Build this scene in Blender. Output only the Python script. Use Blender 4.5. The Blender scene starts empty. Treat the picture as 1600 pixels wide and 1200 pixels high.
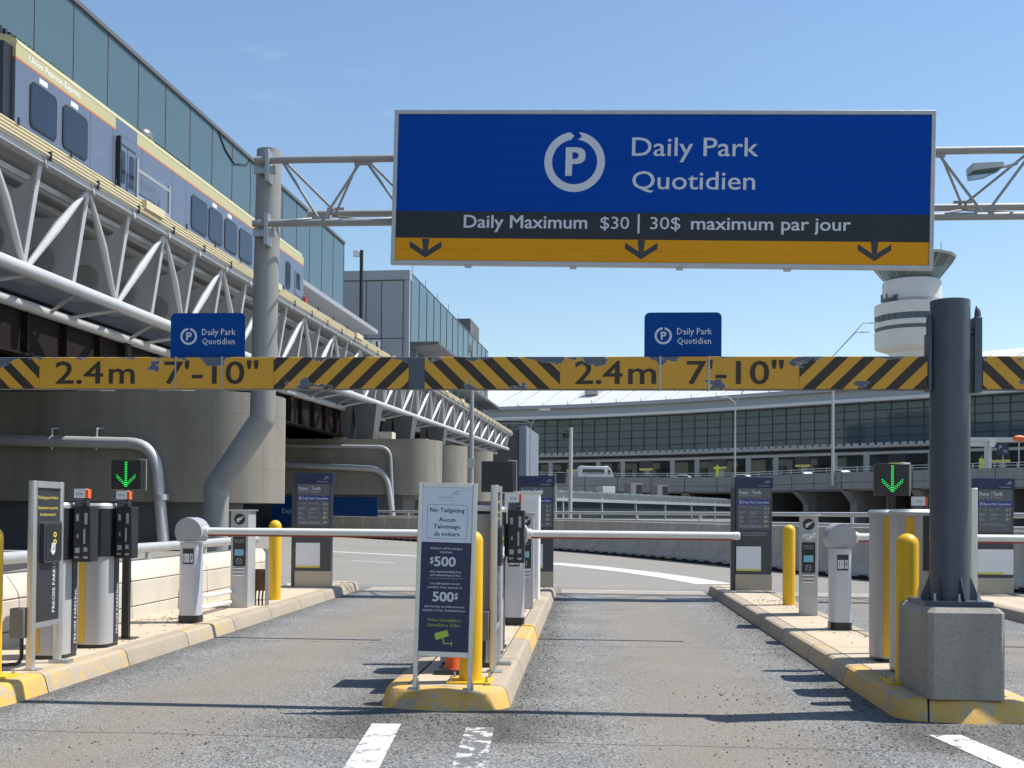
import bpy, bmesh, math, random
import numpy as np
from mathutils import Matrix, Vector
from math import radians, sin, cos, pi, tan, atan2, sqrt, hypot
random.seed(7)
SC = bpy.context.scene
COL = SC.collection

# ---------------------------------------------------------------- camera
F_PX, PPY, YAW, PIT, ROL, HC = 1720.0, 772.0, radians(4.0), radians(1.0), radians(0.5), 1.45
cam_d = bpy.data.cameras.new('camera'); cam = bpy.data.objects.new('camera', cam_d); COL.objects.link(cam)
cam_d.sensor_width = 36.0; cam_d.lens = 36.0 * F_PX / 1600.0
cam_d.shift_y = (PPY - 600.0) / 1600.0
cam_d.clip_start = 0.1; cam_d.clip_end = 3000.0
_f = Vector((-sin(YAW) * cos(PIT), cos(YAW) * cos(PIT), sin(PIT)))
_r0 = Vector((cos(YAW), sin(YAW), 0)); _u0 = _r0.cross(_f)
_R = _r0 * cos(ROL) + _u0 * sin(ROL); _U = _u0 * cos(ROL) - _r0 * sin(ROL)
cam.matrix_world = Matrix(((_R.x, _U.x, -_f.x, 0), (_R.y, _U.y, -_f.y, 0), (_R.z, _U.z, -_f.z, HC), (0, 0, 0, 1)))
SC.camera = cam

def _ray(px, py): return _f + _R * ((px - 800) / F_PX) + _U * ((PPY - py) / F_PX)
def G(px, py, z=0.0):                       # where a sight line meets the level z
    d = _ray(px, py); t = (z - HC) / d.z; return Vector((d.x * t, d.y * t, z))
def P(px, py, y):                           # where it meets the plane Y = y
    d = _ray(px, py); t = y / d.y; return Vector((d.x * t, y, HC + d.z * t))

# ---------------------------------------------------------------- world, sun
SUNV = Vector((0.56, 0.16, 1.0)).normalized()
EL = math.asin(SUNV.z); AZ = atan2(SUNV.x, SUNV.y)
W = bpy.data.worlds.new('World'); SC.world = W; W.use_nodes = True
nt = W.node_tree; nt.nodes.clear()
wo = nt.nodes.new('ShaderNodeOutputWorld'); bg = nt.nodes.new('ShaderNodeBackground')
sky = nt.nodes.new('ShaderNodeTexSky'); sky.sky_type = 'NISHITA'; sky.sun_disc = False
sky.sun_elevation = EL; sky.sun_rotation = AZ; sky.air_density = 1.35; sky.dust_density = 0.15; sky.ozone_density = 4.0; sky.altitude = 150
bg.inputs['Strength'].default_value = 0.118
# thin high cloud wisps mixed into the sky
tc = nt.nodes.new('ShaderNodeTexCoord'); mp = nt.nodes.new('ShaderNodeMapping'); mp.inputs['Scale'].default_value = (2.2, 2.2, 9.0)
mp.inputs['Location'].default_value = (0.35, 0.1, 0.62)
nz = nt.nodes.new('ShaderNodeTexNoise'); nz.inputs['Scale'].default_value = 1.6; nz.inputs['Detail'].default_value = 7; nz.inputs['Roughness'].default_value = 0.62
rp = nt.nodes.new('ShaderNodeValToRGB'); rp.color_ramp.elements[0].position = 0.64; rp.color_ramp.elements[1].position = 0.88
rp.color_ramp.elements[1].color = (0.26, 0.26, 0.26, 1)
mx = nt.nodes.new('ShaderNodeMix'); mx.data_type = 'RGBA'; mx.inputs['B'].default_value = (6.6, 7.0, 7.6, 1)
nt.links.new(tc.outputs['Generated'], mp.inputs['Vector']); nt.links.new(mp.outputs['Vector'], nz.inputs['Vector'])
nt.links.new(nz.outputs['Fac'], rp.inputs['Fac']); nt.links.new(rp.outputs['Color'], mx.inputs['Factor'])
nt.links.new(sky.outputs['Color'], mx.inputs['A']); nt.links.new(mx.outputs['Result'], bg.inputs['Color']); nt.links.new(bg.outputs['Background'], wo.inputs['Surface'])
sun_d = bpy.data.lights.new('sun', 'SUN'); sun_d.energy = 4.9; sun_d.angle = radians(0.5); sun_d.color = (1.0, 0.955, 0.88)
sun = bpy.data.objects.new('sun', sun_d); COL.objects.link(sun); sun.location = (20, 10, 40)
sun.rotation_euler = SUNV.to_track_quat('Z', 'Y').to_euler()
SC.view_settings.view_transform = 'Standard'; SC.view_settings.look = 'None'; SC.view_settings.exposure = 0.36; SC.view_settings.gamma = 1.0
SC.cycles.max_bounces = 8; SC.cycles.transparent_max_bounces = 12
SC.cycles.use_denoising = True

# ---------------------------------------------------------------- materials
class NT:
    def __init__(s, name):
        s.m = bpy.data.materials.new(name); s.m.use_nodes = True; s.t = s.m.node_tree; s.t.nodes.clear()
        s.out = s.n('OutputMaterial'); s.p = s.n('BsdfPrincipled'); s.l(s.p.outputs[0], s.out.inputs[0])
        s.tc = s.n('TexCoord')
    def n(s, typ, **kw):
        o = s.t.nodes.new('ShaderNode' + typ)
        for k, v in kw.items(): setattr(o, k, v)
        return o
    def l(s, a, b): s.t.links.new(a, b)
    def noise(s, scale, detail=4, rough=.55, vec=None, dist=0):
        o = s.n('TexNoise'); o.inputs['Scale'].default_value = scale; o.inputs['Detail'].default_value = detail
        o.inputs['Roughness'].default_value = rough; o.inputs['Distortion'].default_value = dist
        s.l(vec or s.tc.outputs['Object'], o.inputs['Vector']); return o.outputs['Fac']
    def mapping(s, sc, loc=(0, 0, 0)):
        o = s.n('Mapping'); o.inputs['Scale'].default_value = sc; o.inputs['Location'].default_value = loc
        s.l(s.tc.outputs['Object'], o.inputs['Vector']); return o.outputs['Vector']
    def ramp(s, fac, a, b, ca=(0, 0, 0, 1), cb=(1, 1, 1, 1)):
        o = s.n('ValToRGB'); e = o.color_ramp.elements; e[0].position = a; e[1].position = b; e[0].color = ca; e[1].color = cb
        s.l(fac, o.inputs['Fac']); return o.outputs['Color']
    def mix(s, fac, a, b, mode='MIX'):
        o = s.n('Mix', data_type='RGBA', blend_type=mode)
        for v, k in ((fac, 'Factor'), (a, 'A'), (b, 'B')):
            if isinstance(v, (int, float)): o.inputs[k].default_value = v
            elif isinstance(v, tuple): o.inputs[k].default_value = v if len(v) == 4 else v + (1,)
            else: s.l(v, o.inputs[k])
        return o.outputs['Result']
    def math(s, op, a, b=0.0, c=None):
        o = s.n('Math', operation=op)
        for i, v in enumerate((a, b) + ((c,) if c is not None else ())):
            if isinstance(v, (int, float)): o.inputs[i].default_value = v
            else: s.l(v, o.inputs[i])
        return o.outputs[0]
    def xyz(s):
        o = s.n('SeparateXYZ'); s.l(s.tc.outputs['Object'], o.inputs[0]); return o.outputs
    def bump(s, h, strength=.3, dist=.01):
        o = s.n('Bump'); o.inputs['Strength'].default_value = strength; o.inputs['Distance'].default_value = dist
        s.l(h, o.inputs['Height']); s.l(o.outputs[0], s.p.inputs['Normal'])

def mul(c, k): return (min(c[0] * k, 1), min(c[1] * k, 1), min(c[2] * k, 1), 1)

MATS = {}
def mat(name, col, rough=.55, metal=0.0, var=.18, scale=3.0, bump=0.0, bscale=60.0, streak=0.0, fine=0.0, spec=.5, stain=None, sscale=(3.2, 3.2, .22), form=None):
    t = NT(name); p = t.p
    c = t.mix(t.noise(scale, 5), mul(col, 1 - var), mul(col, 1 + var))
    if fine: c = t.mix(t.ramp(t.noise(bscale * 1.5, 2), .35, .65), c, t.mix(1.0, c, (1 - fine, 1 - fine, 1 - fine, 1), 'MULTIPLY'))
    if streak:
        f = t.ramp(t.noise(1.0, 5, .6, t.mapping(sscale)), .42, .75)
        c = t.mix(t.math('MULTIPLY', f, streak), c, stain or mul(col, .35))
    if form:                                        # formwork joints and blotchy pours
        x, y, z = t.xyz(); w = t.math('MULTIPLY', t.noise(.7, 3), .06)
        for ax, st in ((z, form[0]), (x, form[1]), (y, form[1])):
            d = t.math('ABSOLUTE', t.math('SUBTRACT', t.math('FRACT', t.math('DIVIDE', t.math('ADD', t.math('ADD', ax, 200.03), w if ax is not z else 0.0), st)), .5))
            c = t.mix(t.math('MULTIPLY', t.math('LESS_THAN', d, .007 / st * 1.6), .45), c, mul(col, .45))
        c = t.mix(t.math('MULTIPLY', t.ramp(t.noise(.55, 7, .7), .45, .7), .35), c, mul(col, .55))
    t.l(c, p.inputs['Base Color'])
    rr = t.n('MapRange'); rr.inputs['To Min'].default_value = max(rough - .1, .02); rr.inputs['To Max'].default_value = min(rough + .1, 1)
    t.l(t.noise(scale * 3, 3), rr.inputs['Value']); t.l(rr.outputs[0], p.inputs['Roughness'])
    p.inputs['Metallic'].default_value = metal; p.inputs['Specular IOR Level'].default_value = spec
    if bump: t.bump(t.noise(bscale, 4), bump, .006)
    MATS[name] = t.m; return t.m
def emis(name, col, k):
    m = bpy.data.materials.new(name); m.use_nodes = True; p = m.node_tree.nodes['Principled BSDF']
    p.inputs['Base Color'].default_value = mul(col, .3); p.inputs['Emission Color'].default_value = col + (1,); p.inputs['Emission Strength'].default_value = k
    MATS[name] = m; return m

M_CONC = mat('concrete_pale', (.44, .37, .28), .85, 0, .14, 1.6, .35, 45, .22, .2)
M_CURB = mat('curb_concrete', (.42, .35, .265), .88, 0, .2, 2.2, .5, 55, .0, .3)
M_PAVE = mat('paving_concrete', (.56, .46, .335), .9, 0, .14, 2.6, .4, 70, 0, .18)
M_CORE = mat('joint_dirt', (.07, .06, .05), .95, 0, .2, 8)
M_BLOCK = mat('block_concrete', (.39, .365, .315), .85, 0, .2, 2.5, .35, 30, .5, .2, sscale=(2.2, 2.2, .5))
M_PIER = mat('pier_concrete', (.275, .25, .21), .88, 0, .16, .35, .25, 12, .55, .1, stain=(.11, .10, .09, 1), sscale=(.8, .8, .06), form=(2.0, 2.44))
M_JERSEY = mat('barrier_concrete', (.52, .485, .43), .9, 0, .2, .9, .3, 20, .4, .12)
M_FARCONC = mat('deck_concrete', (.27, .265, .26), .9, 0, .12, .12, 0, 1, .3)
M_PARAPET = mat('parapet_concrete', (.61, .555, .465), .85, 0, .1, 1.4, .25, 40, .28, .08, stain=(.30, .25, .19, 1), sscale=(1.1, 1.1, .3))
M_GALV = mat('galvanised_steel', (.42, .43, .44), .42, .75, .15, 6)
M_GALVP = mat('gantry_steel', (.50, .505, .50), .5, .35, .14, 5, streak=.15)
M_POLE = mat('pole_steel', (.34, .335, .32), .55, .25, .12, 2.5, streak=.2)
M_HEAD = mat('gate_head_grey', (.40, .40, .42), .4, .2, .05, 3)
M_COLUMN = mat('column_paint', (.082, .098, .122), .42, .1, .22, 3.5, .15, 25, .3)
M_ALU = mat('aluminium', (.62, .62, .62), .36, .8, .06, 4)
M_CABGREY = mat('machine_grey', (.46, .455, .45), .38, .15, .05, 2)
M_STEELP = mat('stainless', (.34, .325, .30), .33, .8, .08, 3)
M_BLACK = mat('black_plastic', (.018, .019, .02), .35, 0, .2, 5)
M_DARK = mat('dark_panel', (.03, .032, .037), .4, 0, .15, 4)
M_KIOSK = mat('kiosk_grey', (.052, .057, .067), .34, 0, .08, 3)
M_KIOSKP = mat('kiosk_panel_grey', (.105, .112, .13), .3, 0, .06, 3)
M_NAVY = mat('navy', (.012, .02, .075), .35, 0, .08, 3)
M_BLUE = mat('sign_blue', (.0003, .060, .37), .6, 0, .06, .7, spec=.12)
M_BLUE2 = mat('plate_blue', (.0005, .060, .27), .6, 0, .08, 4, spec=.15)
M_STRIPBLUE = mat('strip_blue', (.01, .03, .22), .35, 0, .05, 3)
M_SIGNGREY = mat('sign_charcoal', (.042, .047, .054), .6, 0, .08, .8, spec=.15)
M_AMBER = mat('sign_amber', (.76, .33, .012), .6, 0, .08, .8, spec=.15)
M_LETTER = mat('letter_silver', (.62, .65, .70), .4, 0, .03, 3)
M_WHITE = mat('white_paint', (.80, .80, .79), .4, 0, .04, 3)
M_POSTW = mat('gate_white', (.55, .555, .59), .32, .15, .04, 3)
M_ARM = mat('arm_white', (.74, .73, .68), .4, 0, .06, 3, streak=.1)
M_YELLOW = mat('bollard_yellow', (.80, .47, .012), .36, 0, .06, 3, .05, 20)
M_STRIPEY = mat('stripe_yellow', (.72, .42, .03), .4, 0, .05, 3)
M_RED = mat('red', (.45, .03, .02), .45, 0, .1, 4)
M_ORANGE = mat('cone_orange', (.85, .13, .02), .5, 0, .08, 4)
M_RUST = mat('rusty_metal', (.16, .085, .045), .8, .3, .5, 9, .3, 30)
M_TEXTY = mat('letter_yellow', (.75, .62, .12), .5, 0, .02, 3)
M_TEXTG = mat('letter_green', (.32, .46, .08), .5, 0, .02, 3)
M_LIME = mat('lime', (.40, .55, .06), .5, 0, .03, 3)
M_GREYBOX = mat('junction_grey', (.17, .165, .16), .55, 0, .1, 5)
M_SCREEN = emis('lcd_blue', (.10, .26, .36), .55)
M_LED = emis('led_green', (.02, .9, .13), 1.3)
M_TRUSS = mat('truss_white', (.51, .515, .525), .45, .15, .06, .8)
M_TRUSSG = mat('truss_grey', (.36, .365, .375), .5, .1, .06, .5)
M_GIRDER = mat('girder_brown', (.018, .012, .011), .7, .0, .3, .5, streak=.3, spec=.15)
M_CONDUIT = mat('conduit_cream', (.62, .54, .35), .5, 0, .06, 1)
M_TRAIN = mat('train_grey_blue', (.155, .185, .25), .32, .25, .04, .4)
M_TRAINY = mat('train_pale_gold', (.50, .455, .235), .4, .05, .04, .5)
M_TRAINO = mat('train_orange', (.62, .17, .05), .4, 0, .04, 2)
M_TGLASS = mat('train_glass', (.02, .028, .05), .08, 0, .05, 1)
M_CLAD = mat('cladding_grey', (.33, .345, .365), .5, .1, .06, .25, streak=.12)
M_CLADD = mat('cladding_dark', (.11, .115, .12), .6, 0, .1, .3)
M_BLUEGREY = mat('cladding_blue', (.24, .28, .34), .5, .1, .05, .3)
M_ROOFW = mat('roof_white', (.60, .60, .58), .5, 0, .05, .06)
M_FASCIA = mat('fascia_grey', (.40, .395, .38), .6, 0, .06, .1)
M_TOWERW = mat('tower_white', (.60, .60, .585), .6, 0, .05, .05)
M_HIVIS = mat('sign_lime', (.55, .75, .03), .5, 0, .03, 2)
M_CARW = mat('car_white', (.72, .72, .72), .25, 0, .02, 2)
M_CARB = mat('car_dark', (.03, .033, .04), .25, 0, .05, 2)
M_RUBBER = mat('rubber', (.02, .02, .02), .8, 0, .1, 5)
M_STONE = mat('grit_stone', (.055, .05, .045), .95, 0, .4, 12)

def glass(name, tint, dark, ior_mix=.5, rough=.03):
    t = NT(name); t.t.nodes.remove(t.p)
    tr = t.n('BsdfTransparent'); tr.inputs[0].default_value = tint + (1,)
    df = t.n('BsdfPrincipled'); df.inputs['Base Color'].default_value = dark + (1,); df.inputs['Roughness'].default_value = rough; df.inputs['Specular IOR Level'].default_value = .6
    mxs = t.n('MixShader'); mxs.inputs[0].default_value = ior_mix
    t.l(tr.outputs[0], mxs.inputs[1]); t.l(df.outputs[0], mxs.inputs[2]); t.l(mxs.outputs[0], t.out.inputs[0])
    MATS[name] = t.m; return t.m
M_TERMG = glass('terminal_glass', (.52, .62, .65), (.125, .165, .185), .64)
M_STATG = glass('station_glass', (.54, .68, .73), (.13, .205, .24), .66, .07)
M_CLEARG = glass('clear_glass', (.72, .80, .80), (.10, .13, .14), .35)

# asphalt: aggregate speckle, tyre-polished greyer bands, brown oily middle strips
def make_asphalt():
    t = NT('asphalt'); x, y, z = t.xyz()
    base = t.mix(t.ramp(t.noise(1.1, 6, .6), .3, .7), (.152, .153, .149), (.236, .235, .226))
    vo = t.n('TexVoronoi'); vo.inputs['Scale'].default_value = 95; t.l(t.tc.outputs['Object'], vo.inputs['Vector'])
    sp = t.n('SeparateXYZ'); t.l(vo.outputs['Color'], sp.inputs[0])
    c = t.mix(t.ramp(sp.outputs[0], .12, .9), t.mix(1., base, (.58, .58, .58), 'MULTIPLY'), t.mix(1., base, (1.52, 1.52, 1.52), 'MULTIPLY'))
    c = t.mix(t.ramp(sp.outputs[1], .93, .97), c, (.42, .42, .40))
    c = t.mix(t.ramp(sp.outputs[2], .90, .98), c, (.045, .045, .045))
    wob = t.math('MULTIPLY', t.math('SUBTRACT', t.noise(.45, 4), .5), .7)
    for cx, w in ((-2.95, .8), (.85, .8), (4.6, .8)):
        d = t.math('ABSOLUTE', t.math('SUBTRACT', t.math('ADD', x, wob), cx))
        band = t.math('SUBTRACT', 1.0, t.math('MINIMUM', t.math('POWER', t.math('DIVIDE', d, w), 2.0), 1.0))
        near = t.ramp(t.math('DIVIDE', y, 26.0), .72, .95, (1, 1, 1, 1), (0, 0, 0, 1))
        f = t.math('MULTIPLY', t.math('MULTIPLY', band, near), t.ramp(t.noise(1.7, 6, .65), .1, .6, (.45, .45, .45, 1)))
        c = t.mix(t.math('MULTIPLY', f, .8), c, t.mix(t.noise(40, 3), (.205, .178, .146), (.285, .25, .205)))
    # dark swept dirt along the kerbs and in front of the noses
    for kx in (-.57, 2.2, -1.56, -4.25):
        d = t.math('ABSOLUTE', t.math('SUBTRACT', t.math('ADD', x, t.math('MULTIPLY', wob, .35)), kx))
        f = t.math('MULTIPLY', t.ramp(d, .0, .38, (1, 1, 1, 1), (0, 0, 0, 1)), t.math('GREATER_THAN', y, 7.0))
        c = t.mix(t.math('MULTIPLY', f, .62), c, t.mix(1., c, (.42, .41, .40), 'MULTIPLY'))
    for nx in (-1.06, 2.75):
        dx = t.math('MULTIPLY', t.math('SUBTRACT', x, nx), .75); dy = t.math('SUBTRACT', t.math('ADD', y, wob), 7.5)
        d = t.math('SQRT', t.math('ADD', t.math('MULTIPLY', dx, dx), t.math('MULTIPLY', dy, dy)))
        c = t.mix(t.math('MULTIPLY', t.ramp(d, .3, 1.0, (1, 1, 1, 1), (0, 0, 0, 1)), .55), c, t.mix(1., c, (.42, .41, .40), 'MULTIPLY'))
    # far road is smoother and lighter
    far = t.ramp(t.math('DIVIDE', y, 30.0), .66, .74)
    c = t.mix(far, c, t.mix(t.noise(.35, 6, .6), (.235, .225, .205), (.29, .275, .25)))
    # oil drips down the middle of each lane
    vd = t.n('TexVoronoi'); vd.inputs['Scale'].default_value = 4.2; t.l(t.tc.outputs['Object'], vd.inputs['Vector'])
    dr = t.ramp(t.math('ADD', vd.outputs['Distance'], t.math('MULTIPLY', t.noise(22, 3), .12)), .10, .17, (1, 1, 1, 1), (0, 0, 0, 1))
    for cx in (-2.95, .85, 4.6):
        d = t.math('ABSOLUTE', t.math('SUBTRACT', t.math('ADD', x, wob), cx))
        c = t.mix(t.math('MULTIPLY', t.math('MULTIPLY', dr, t.ramp(d, .1, .55, (1, 1, 1, 1), (0, 0, 0, 1))), .5), c, (.07, .062, .055))
    # dark tar seams and patches
    sm = t.ramp(t.noise(.55, 6, .62, t.mapping((1, 1, 1), (4, 9, 0))), .62, .72)
    c = t.mix(t.math('MULTIPLY', sm, .38), c, (.08, .075, .07))
    for yy, wd in ((12.2, .012), (7.05, .01)):
        d = t.math('ABSOLUTE', t.math('SUBTRACT', t.math('ADD', y, t.math('MULTIPLY', t.noise(1.3, 3), .12)), yy))
        c = t.mix(t.math('MULTIPLY', t.math('LESS_THAN', d, wd), .75), c, (.05, .048, .045))
    t.l(c, t.p.inputs['Base Color']); t.p.inputs['Roughness'].default_value = .9; t.p.inputs['Specular IOR Level'].default_value = .25
    h = t.math('ADD', vo.outputs['Distance'], t.math('MULTIPLY', t.noise(160, 2), .5))
    t.bump(h, .75, .008)
    return t.m
M_ASPH = make_asphalt()

def worn_paint(name, col, under, lo, hi, scale=9, rough=.6):
    t = NT(name)
    f = t.ramp(t.noise(scale, 7, .68), lo, hi)
    g = t.ramp(t.noise(70, 3, .6), .3, .75)
    u = t.mix(t.noise(30, 3), mul(under, .75), mul(under, 1.25))
    c = t.mix(t.math('MULTIPLY', f, t.math('ADD', .55, t.math('MULTIPLY', g, .5))), u, t.mix(t.noise(3, 4), mul(col, .8), mul(col, 1.1)))
    t.l(c, t.p.inputs['Base Color']); t.p.inputs['Roughness'].default_value = rough
    t.bump(t.noise(60, 4), .4, .006); MATS[name] = t.m; return t.m
M_CURBY = worn_paint('curb_yellow', (.78, .43, .04), (.42, .35, .27), .40, .50, 9)
M_CURBW = worn_paint('curb_worn', (.62, .40, .10), (.42, .35, .265), .5, .58, 7)
M_LINE = worn_paint('line_white', (.76, .76, .74), (.16, .16, .155), .36, .46, 7)
M_LINEW = worn_paint('line_worn', (.76, .76, .74), (.15, .15, .145), .50, .56, 8)
M_LINEF = worn_paint('line_far', (.70, .69, .66), (.2, .2, .19), .22, .4, .8)

def bar_paint(name, slope):
    """amber vinyl with dark diagonal stripes (slope +1 / -1, 0 none), torn off in places down to grey paint"""
    t = NT(name); x, y, z = t.xyz()
    c = t.mix(t.noise(5, 4), (.62, .31, .02), (.72, .37, .028))
    dark = (.035, .022, .014, 1)
    if slope:
        u = t.math('SUBTRACT', x, t.math('MULTIPLY', z, 1.02 * slope))
        fr = t.math('FRACT', t.math('DIVIDE', t.math('ADD', u, 40.0), .2035))
        c = t.mix(t.math('LESS_THAN', fr, .47), c, dark)
    if slope is None: c = t.mix(t.noise(5, 4), (.028, .018, .012), (.045, .03, .02))
    edge = t.math('ADD', t.math('MULTIPLY', t.math('MAXIMUM', z, 0.0), 1.75), t.math('MULTIPLY', t.math('MAXIMUM', t.math('MULTIPLY', z, -1.0), 0.0), .85))
    n = t.math('ADD', t.noise(4.2, 7, .6, t.mapping((.8, 1, 1.5), (3.1, 0, 0))), edge)
    chip = t.math('GREATER_THAN', n, .722)
    rim = t.math('GREATER_THAN', n, .718)
    c = t.mix(rim, c, (.75, .74, .70)); c = t.mix(chip, c, (.105, .125, .16))
    dirt = t.ramp(t.noise(14, 6, .7), .58, .72)
    c = t.mix(t.math('MULTIPLY', dirt, .25), c, (.2, .13, .05))
    t.l(c, t.p.inputs['Base Color']); t.p.inputs['Roughness'].default_value = .5
    MATS[name] = t.m; return t.m
M_BARP = bar_paint('bar_amber', 0); M_BARU = bar_paint('bar_stripes_rising', 1); M_BARD = bar_paint('bar_stripes_falling', -1)
M_BART = bar_paint('bar_lettering', None)

# ---------------------------------------------------------------- mesh builder
class MB:
    def __init__(s, M=None): s.v = []; s.f = []; s.mi = []; s.M = M or Matrix.Identity(4)
    def add(s, vs, fs, mi=0):
        b = len(s.v); s.v += [s.M @ Vector(v) for v in vs]
        s.f += [tuple(i + b for i in f) for f in fs]; s.mi += [mi] * len(fs)
    def box(s, x0, x1, y0, y1, z0, z1, mi=0):
        s.add([(x0, y0, z0), (x1, y0, z0), (x1, y1, z0), (x0, y1, z0), (x0, y0, z1), (x1, y0, z1), (x1, y1, z1), (x0, y1, z1)],
              [(0, 3, 2, 1), (4, 5, 6, 7), (0, 1, 5, 4), (1, 2, 6, 5), (2, 3, 7, 6), (3, 0, 4, 7)], mi)
    def prism(s, poly, a, b, axis='z', mi=0):
        """poly in the other two axes, in order: z->(x,y)  y->(x,z)  x->(y,z)"""
        def q(p, h): return {'z': (p[0], p[1], h), 'y': (p[0], h, p[1]), 'x': (h, p[0], p[1])}[axis]
        n = len(poly); vs = [q(p, a) for p in poly] + [q(p, b) for p in poly]
        ar = sum(poly[i][0] * poly[(i + 1) % n][1] - poly[(i + 1) % n][0] * poly[i][1] for i in range(n))
        fl = (ar > 0) != (b < a)
        if axis == 'y': fl = not fl
        fs = [tuple(range(n))[::-1], tuple(range(n, 2 * n))] + [(i, (i + 1) % n, n + (i + 1) % n, n + i) for i in range(n)]
        if not fl: fs = [f[::-1] for f in fs]
        s.add(vs, fs, mi)
    def quad(s, a, b, c, d, mi=0): s.add([a, b, c, d], [(0, 1, 2, 3)], mi)
    def rings(s, rings, closed=True, caps=True, mi=0):
        n = len(rings[0]); vs = [p for r in rings for p in r]; fs = []
        for k in range(len(rings) - 1):
            for i in range(n if closed else n - 1):
                j = (i + 1) % n; fs.append((k * n + i, k * n + j, (k + 1) * n + j, (k + 1) * n + i))
        if caps: fs += [tuple(range(n))[::-1], tuple(range((len(rings) - 1) * n, len(rings) * n))]
        s.add(vs, fs, mi)
    def tube(s, pts, r, seg=10, mi=0, caps=True):
        pts = [Vector(p) for p in pts]; n = len(pts); rs = r if isinstance(r, (list, tuple)) else [r] * n
        tg = []
        for i in range(n):
            a = (pts[i] - pts[i - 1]).normalized() if i else None; b = (pts[i + 1] - pts[i]).normalized() if i < n - 1 else None
            tg.append(((a or b) + (b or a)).normalized())
        ref = Vector((0, 0, 1)) if abs(tg[0].z) < .9 else Vector((1, 0, 0))
        u = tg[0].cross(ref).normalized(); rings = []
        for i in range(n):
            d = (pts[i] - pts[i - 1]).normalized() if i else (pts[1] - pts[0]).normalized()
            u = (u - d * u.dot(d)).normalized(); w = d.cross(u); ring = []
            for j in range(seg):
                o = (u * cos(2 * pi * j / seg) + w * sin(2 * pi * j / seg)) * rs[i]
                ring.append(tuple(pts[i] + o - d * (o.dot(tg[i]) / max(.35, d.dot(tg[i])))))
            rings.append(ring)
        s.rings(rings, True, caps, mi)
    def lathe(s, prof, c=(0, 0, 0), seg=24, mi=0, axis='z'):
        R = []
        for r, h in prof:
            ring = []
            for j in range(seg):
                a = 2 * pi * j / seg
                q = {'z': (r * cos(a), r * sin(a), h), 'y': (r * cos(a), h, -r * sin(a)), 'x': (h, r * cos(a), r * sin(a))}[axis]
                ring.append((q[0] + c[0], q[1] + c[1], q[2] + c[2]))
            R.append(ring)
        s.rings(R, True, True, mi)
    def text(s, body, org, cap, xd=(1, 0, 0), yd=(0, 0, 1), width=None, align='LEFT', bold=0.0, ext=.002, mi=0, shear=0):
        c = bpy.data.curves.new('tmp', 'FONT'); c.body = body; c.size = 1; c.align_x = align; c.resolution_u = 3 if cap > .05 else 1
        c.extrude = 0; c.shear = shear
        o = bpy.data.objects.new('tmp', c); me = bpy.data.meshes.new_from_object(o)
        k = cap / .682; kx = k
        xs = [v.co.x for v in me.vertices]
        if not xs: return
        if width: kx = width / (max(xs) - min(xs))
        X = Vector(xd); Y = Vector(yd); Z = X.cross(Y); O = Vector(org)
        off = -min(xs) if align == 'LEFT' else 0
        if align == 'CENTER': off = -(max(xs) + min(xs)) / 2
        vs = [tuple(O + X * ((v.co.x + off) * kx) + Y * (v.co.y * k) + Z * ext) for v in me.vertices]
        fs = [tuple(p.vertices) for p in me.polygons]
        if not bold: s.add(vs, fs, mi)
        else:                                       # heavier strokes: layered passes, each a hair proud of the last
            dz = max(.0004, cap * .004); bk = bold * k
            for q, (sx, sy) in enumerate(((-1, .55), (1, -.55), (1, .55), (-1, -.55))):
                s.add([tuple(Vector(v) + X * (sx * bk) + Y * (sy * bk) + Z * (dz * q)) for v in vs], fs, mi)
        bpy.data.objects.remove(o); bpy.data.meshes.remove(me); bpy.data.curves.remove(c)
    def build(s, name, mats, parent=None, bev=0, smooth=35, label=None):
        me = bpy.data.meshes.new(name); me.from_pydata([tuple(v) for v in s.v], [], s.f)
        mats = mats if isinstance(mats, (list, tuple)) else [mats]
        for m in mats: me.materials.append(m)
        me.polygons.foreach_set('material_index', s.mi)
        bm = bmesh.new(); bm.from_mesh(me)
        if smooth:
            for f in bm.faces: f.smooth = True
            ca = radians(smooth)
            for e in bm.edges:
                e.smooth = len(e.link_faces) == 2 and e.calc_face_angle(3) < ca
        bm.to_mesh(me); bm.free()
        o = bpy.data.objects.new(name, me); COL.objects.link(o)
        if parent is not None: o.parent = parent
        if bev:
            b = o.modifiers.new('bevel', 'BEVEL'); b.width = bev; b.segments = 2; b.limit_method = 'ANGLE'; b.angle_limit = radians(40); b.harden_normals = False
        if label: o['label'] = label
        return o

def pieces(mb, name, mats, parent=None, **kw):
    """every loose piece of the builder becomes a part of its own"""
    par = list(range(len(mb.v)))
    def fd(a):
        while par[a] != a: par[a] = par[par[a]]; a = par[a]
        return a
    for f in mb.f:
        for i in f[1:]: par[fd(i)] = fd(f[0])
    gr = {}
    for f, m in zip(mb.f, mb.mi): gr.setdefault(fd(f[0]), []).append((f, m))
    for fs in gr.values():
        ids = sorted({i for f, _ in fs for i in f}); mp = {a: k for k, a in enumerate(ids)}
        q = MB(); q.v = [mb.v[i] for i in ids]; q.f = [tuple(mp[i] for i in f) for f, _ in fs]; q.mi = [m for _, m in fs]
        q.build(name, mats, parent, **kw)
def fillet(pts, r, n=6):
    pts = [Vector(p) for p in pts]; out = [pts[0]]
    for i in range(1, len(pts) - 1):
        a = (pts[i - 1] - pts[i]); b = (pts[i + 1] - pts[i]); d = min(r, a.length * .48, b.length * .48)
        p0 = pts[i] + a.normalized() * d; p1 = pts[i] + b.normalized() * d
        for k in range(n + 1):
            t = k / n; out.append(p0 * (1 - t) ** 2 + pts[i] * 2 * t * (1 - t) + p1 * t * t)
    out.append(pts[-1]); return out
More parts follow.
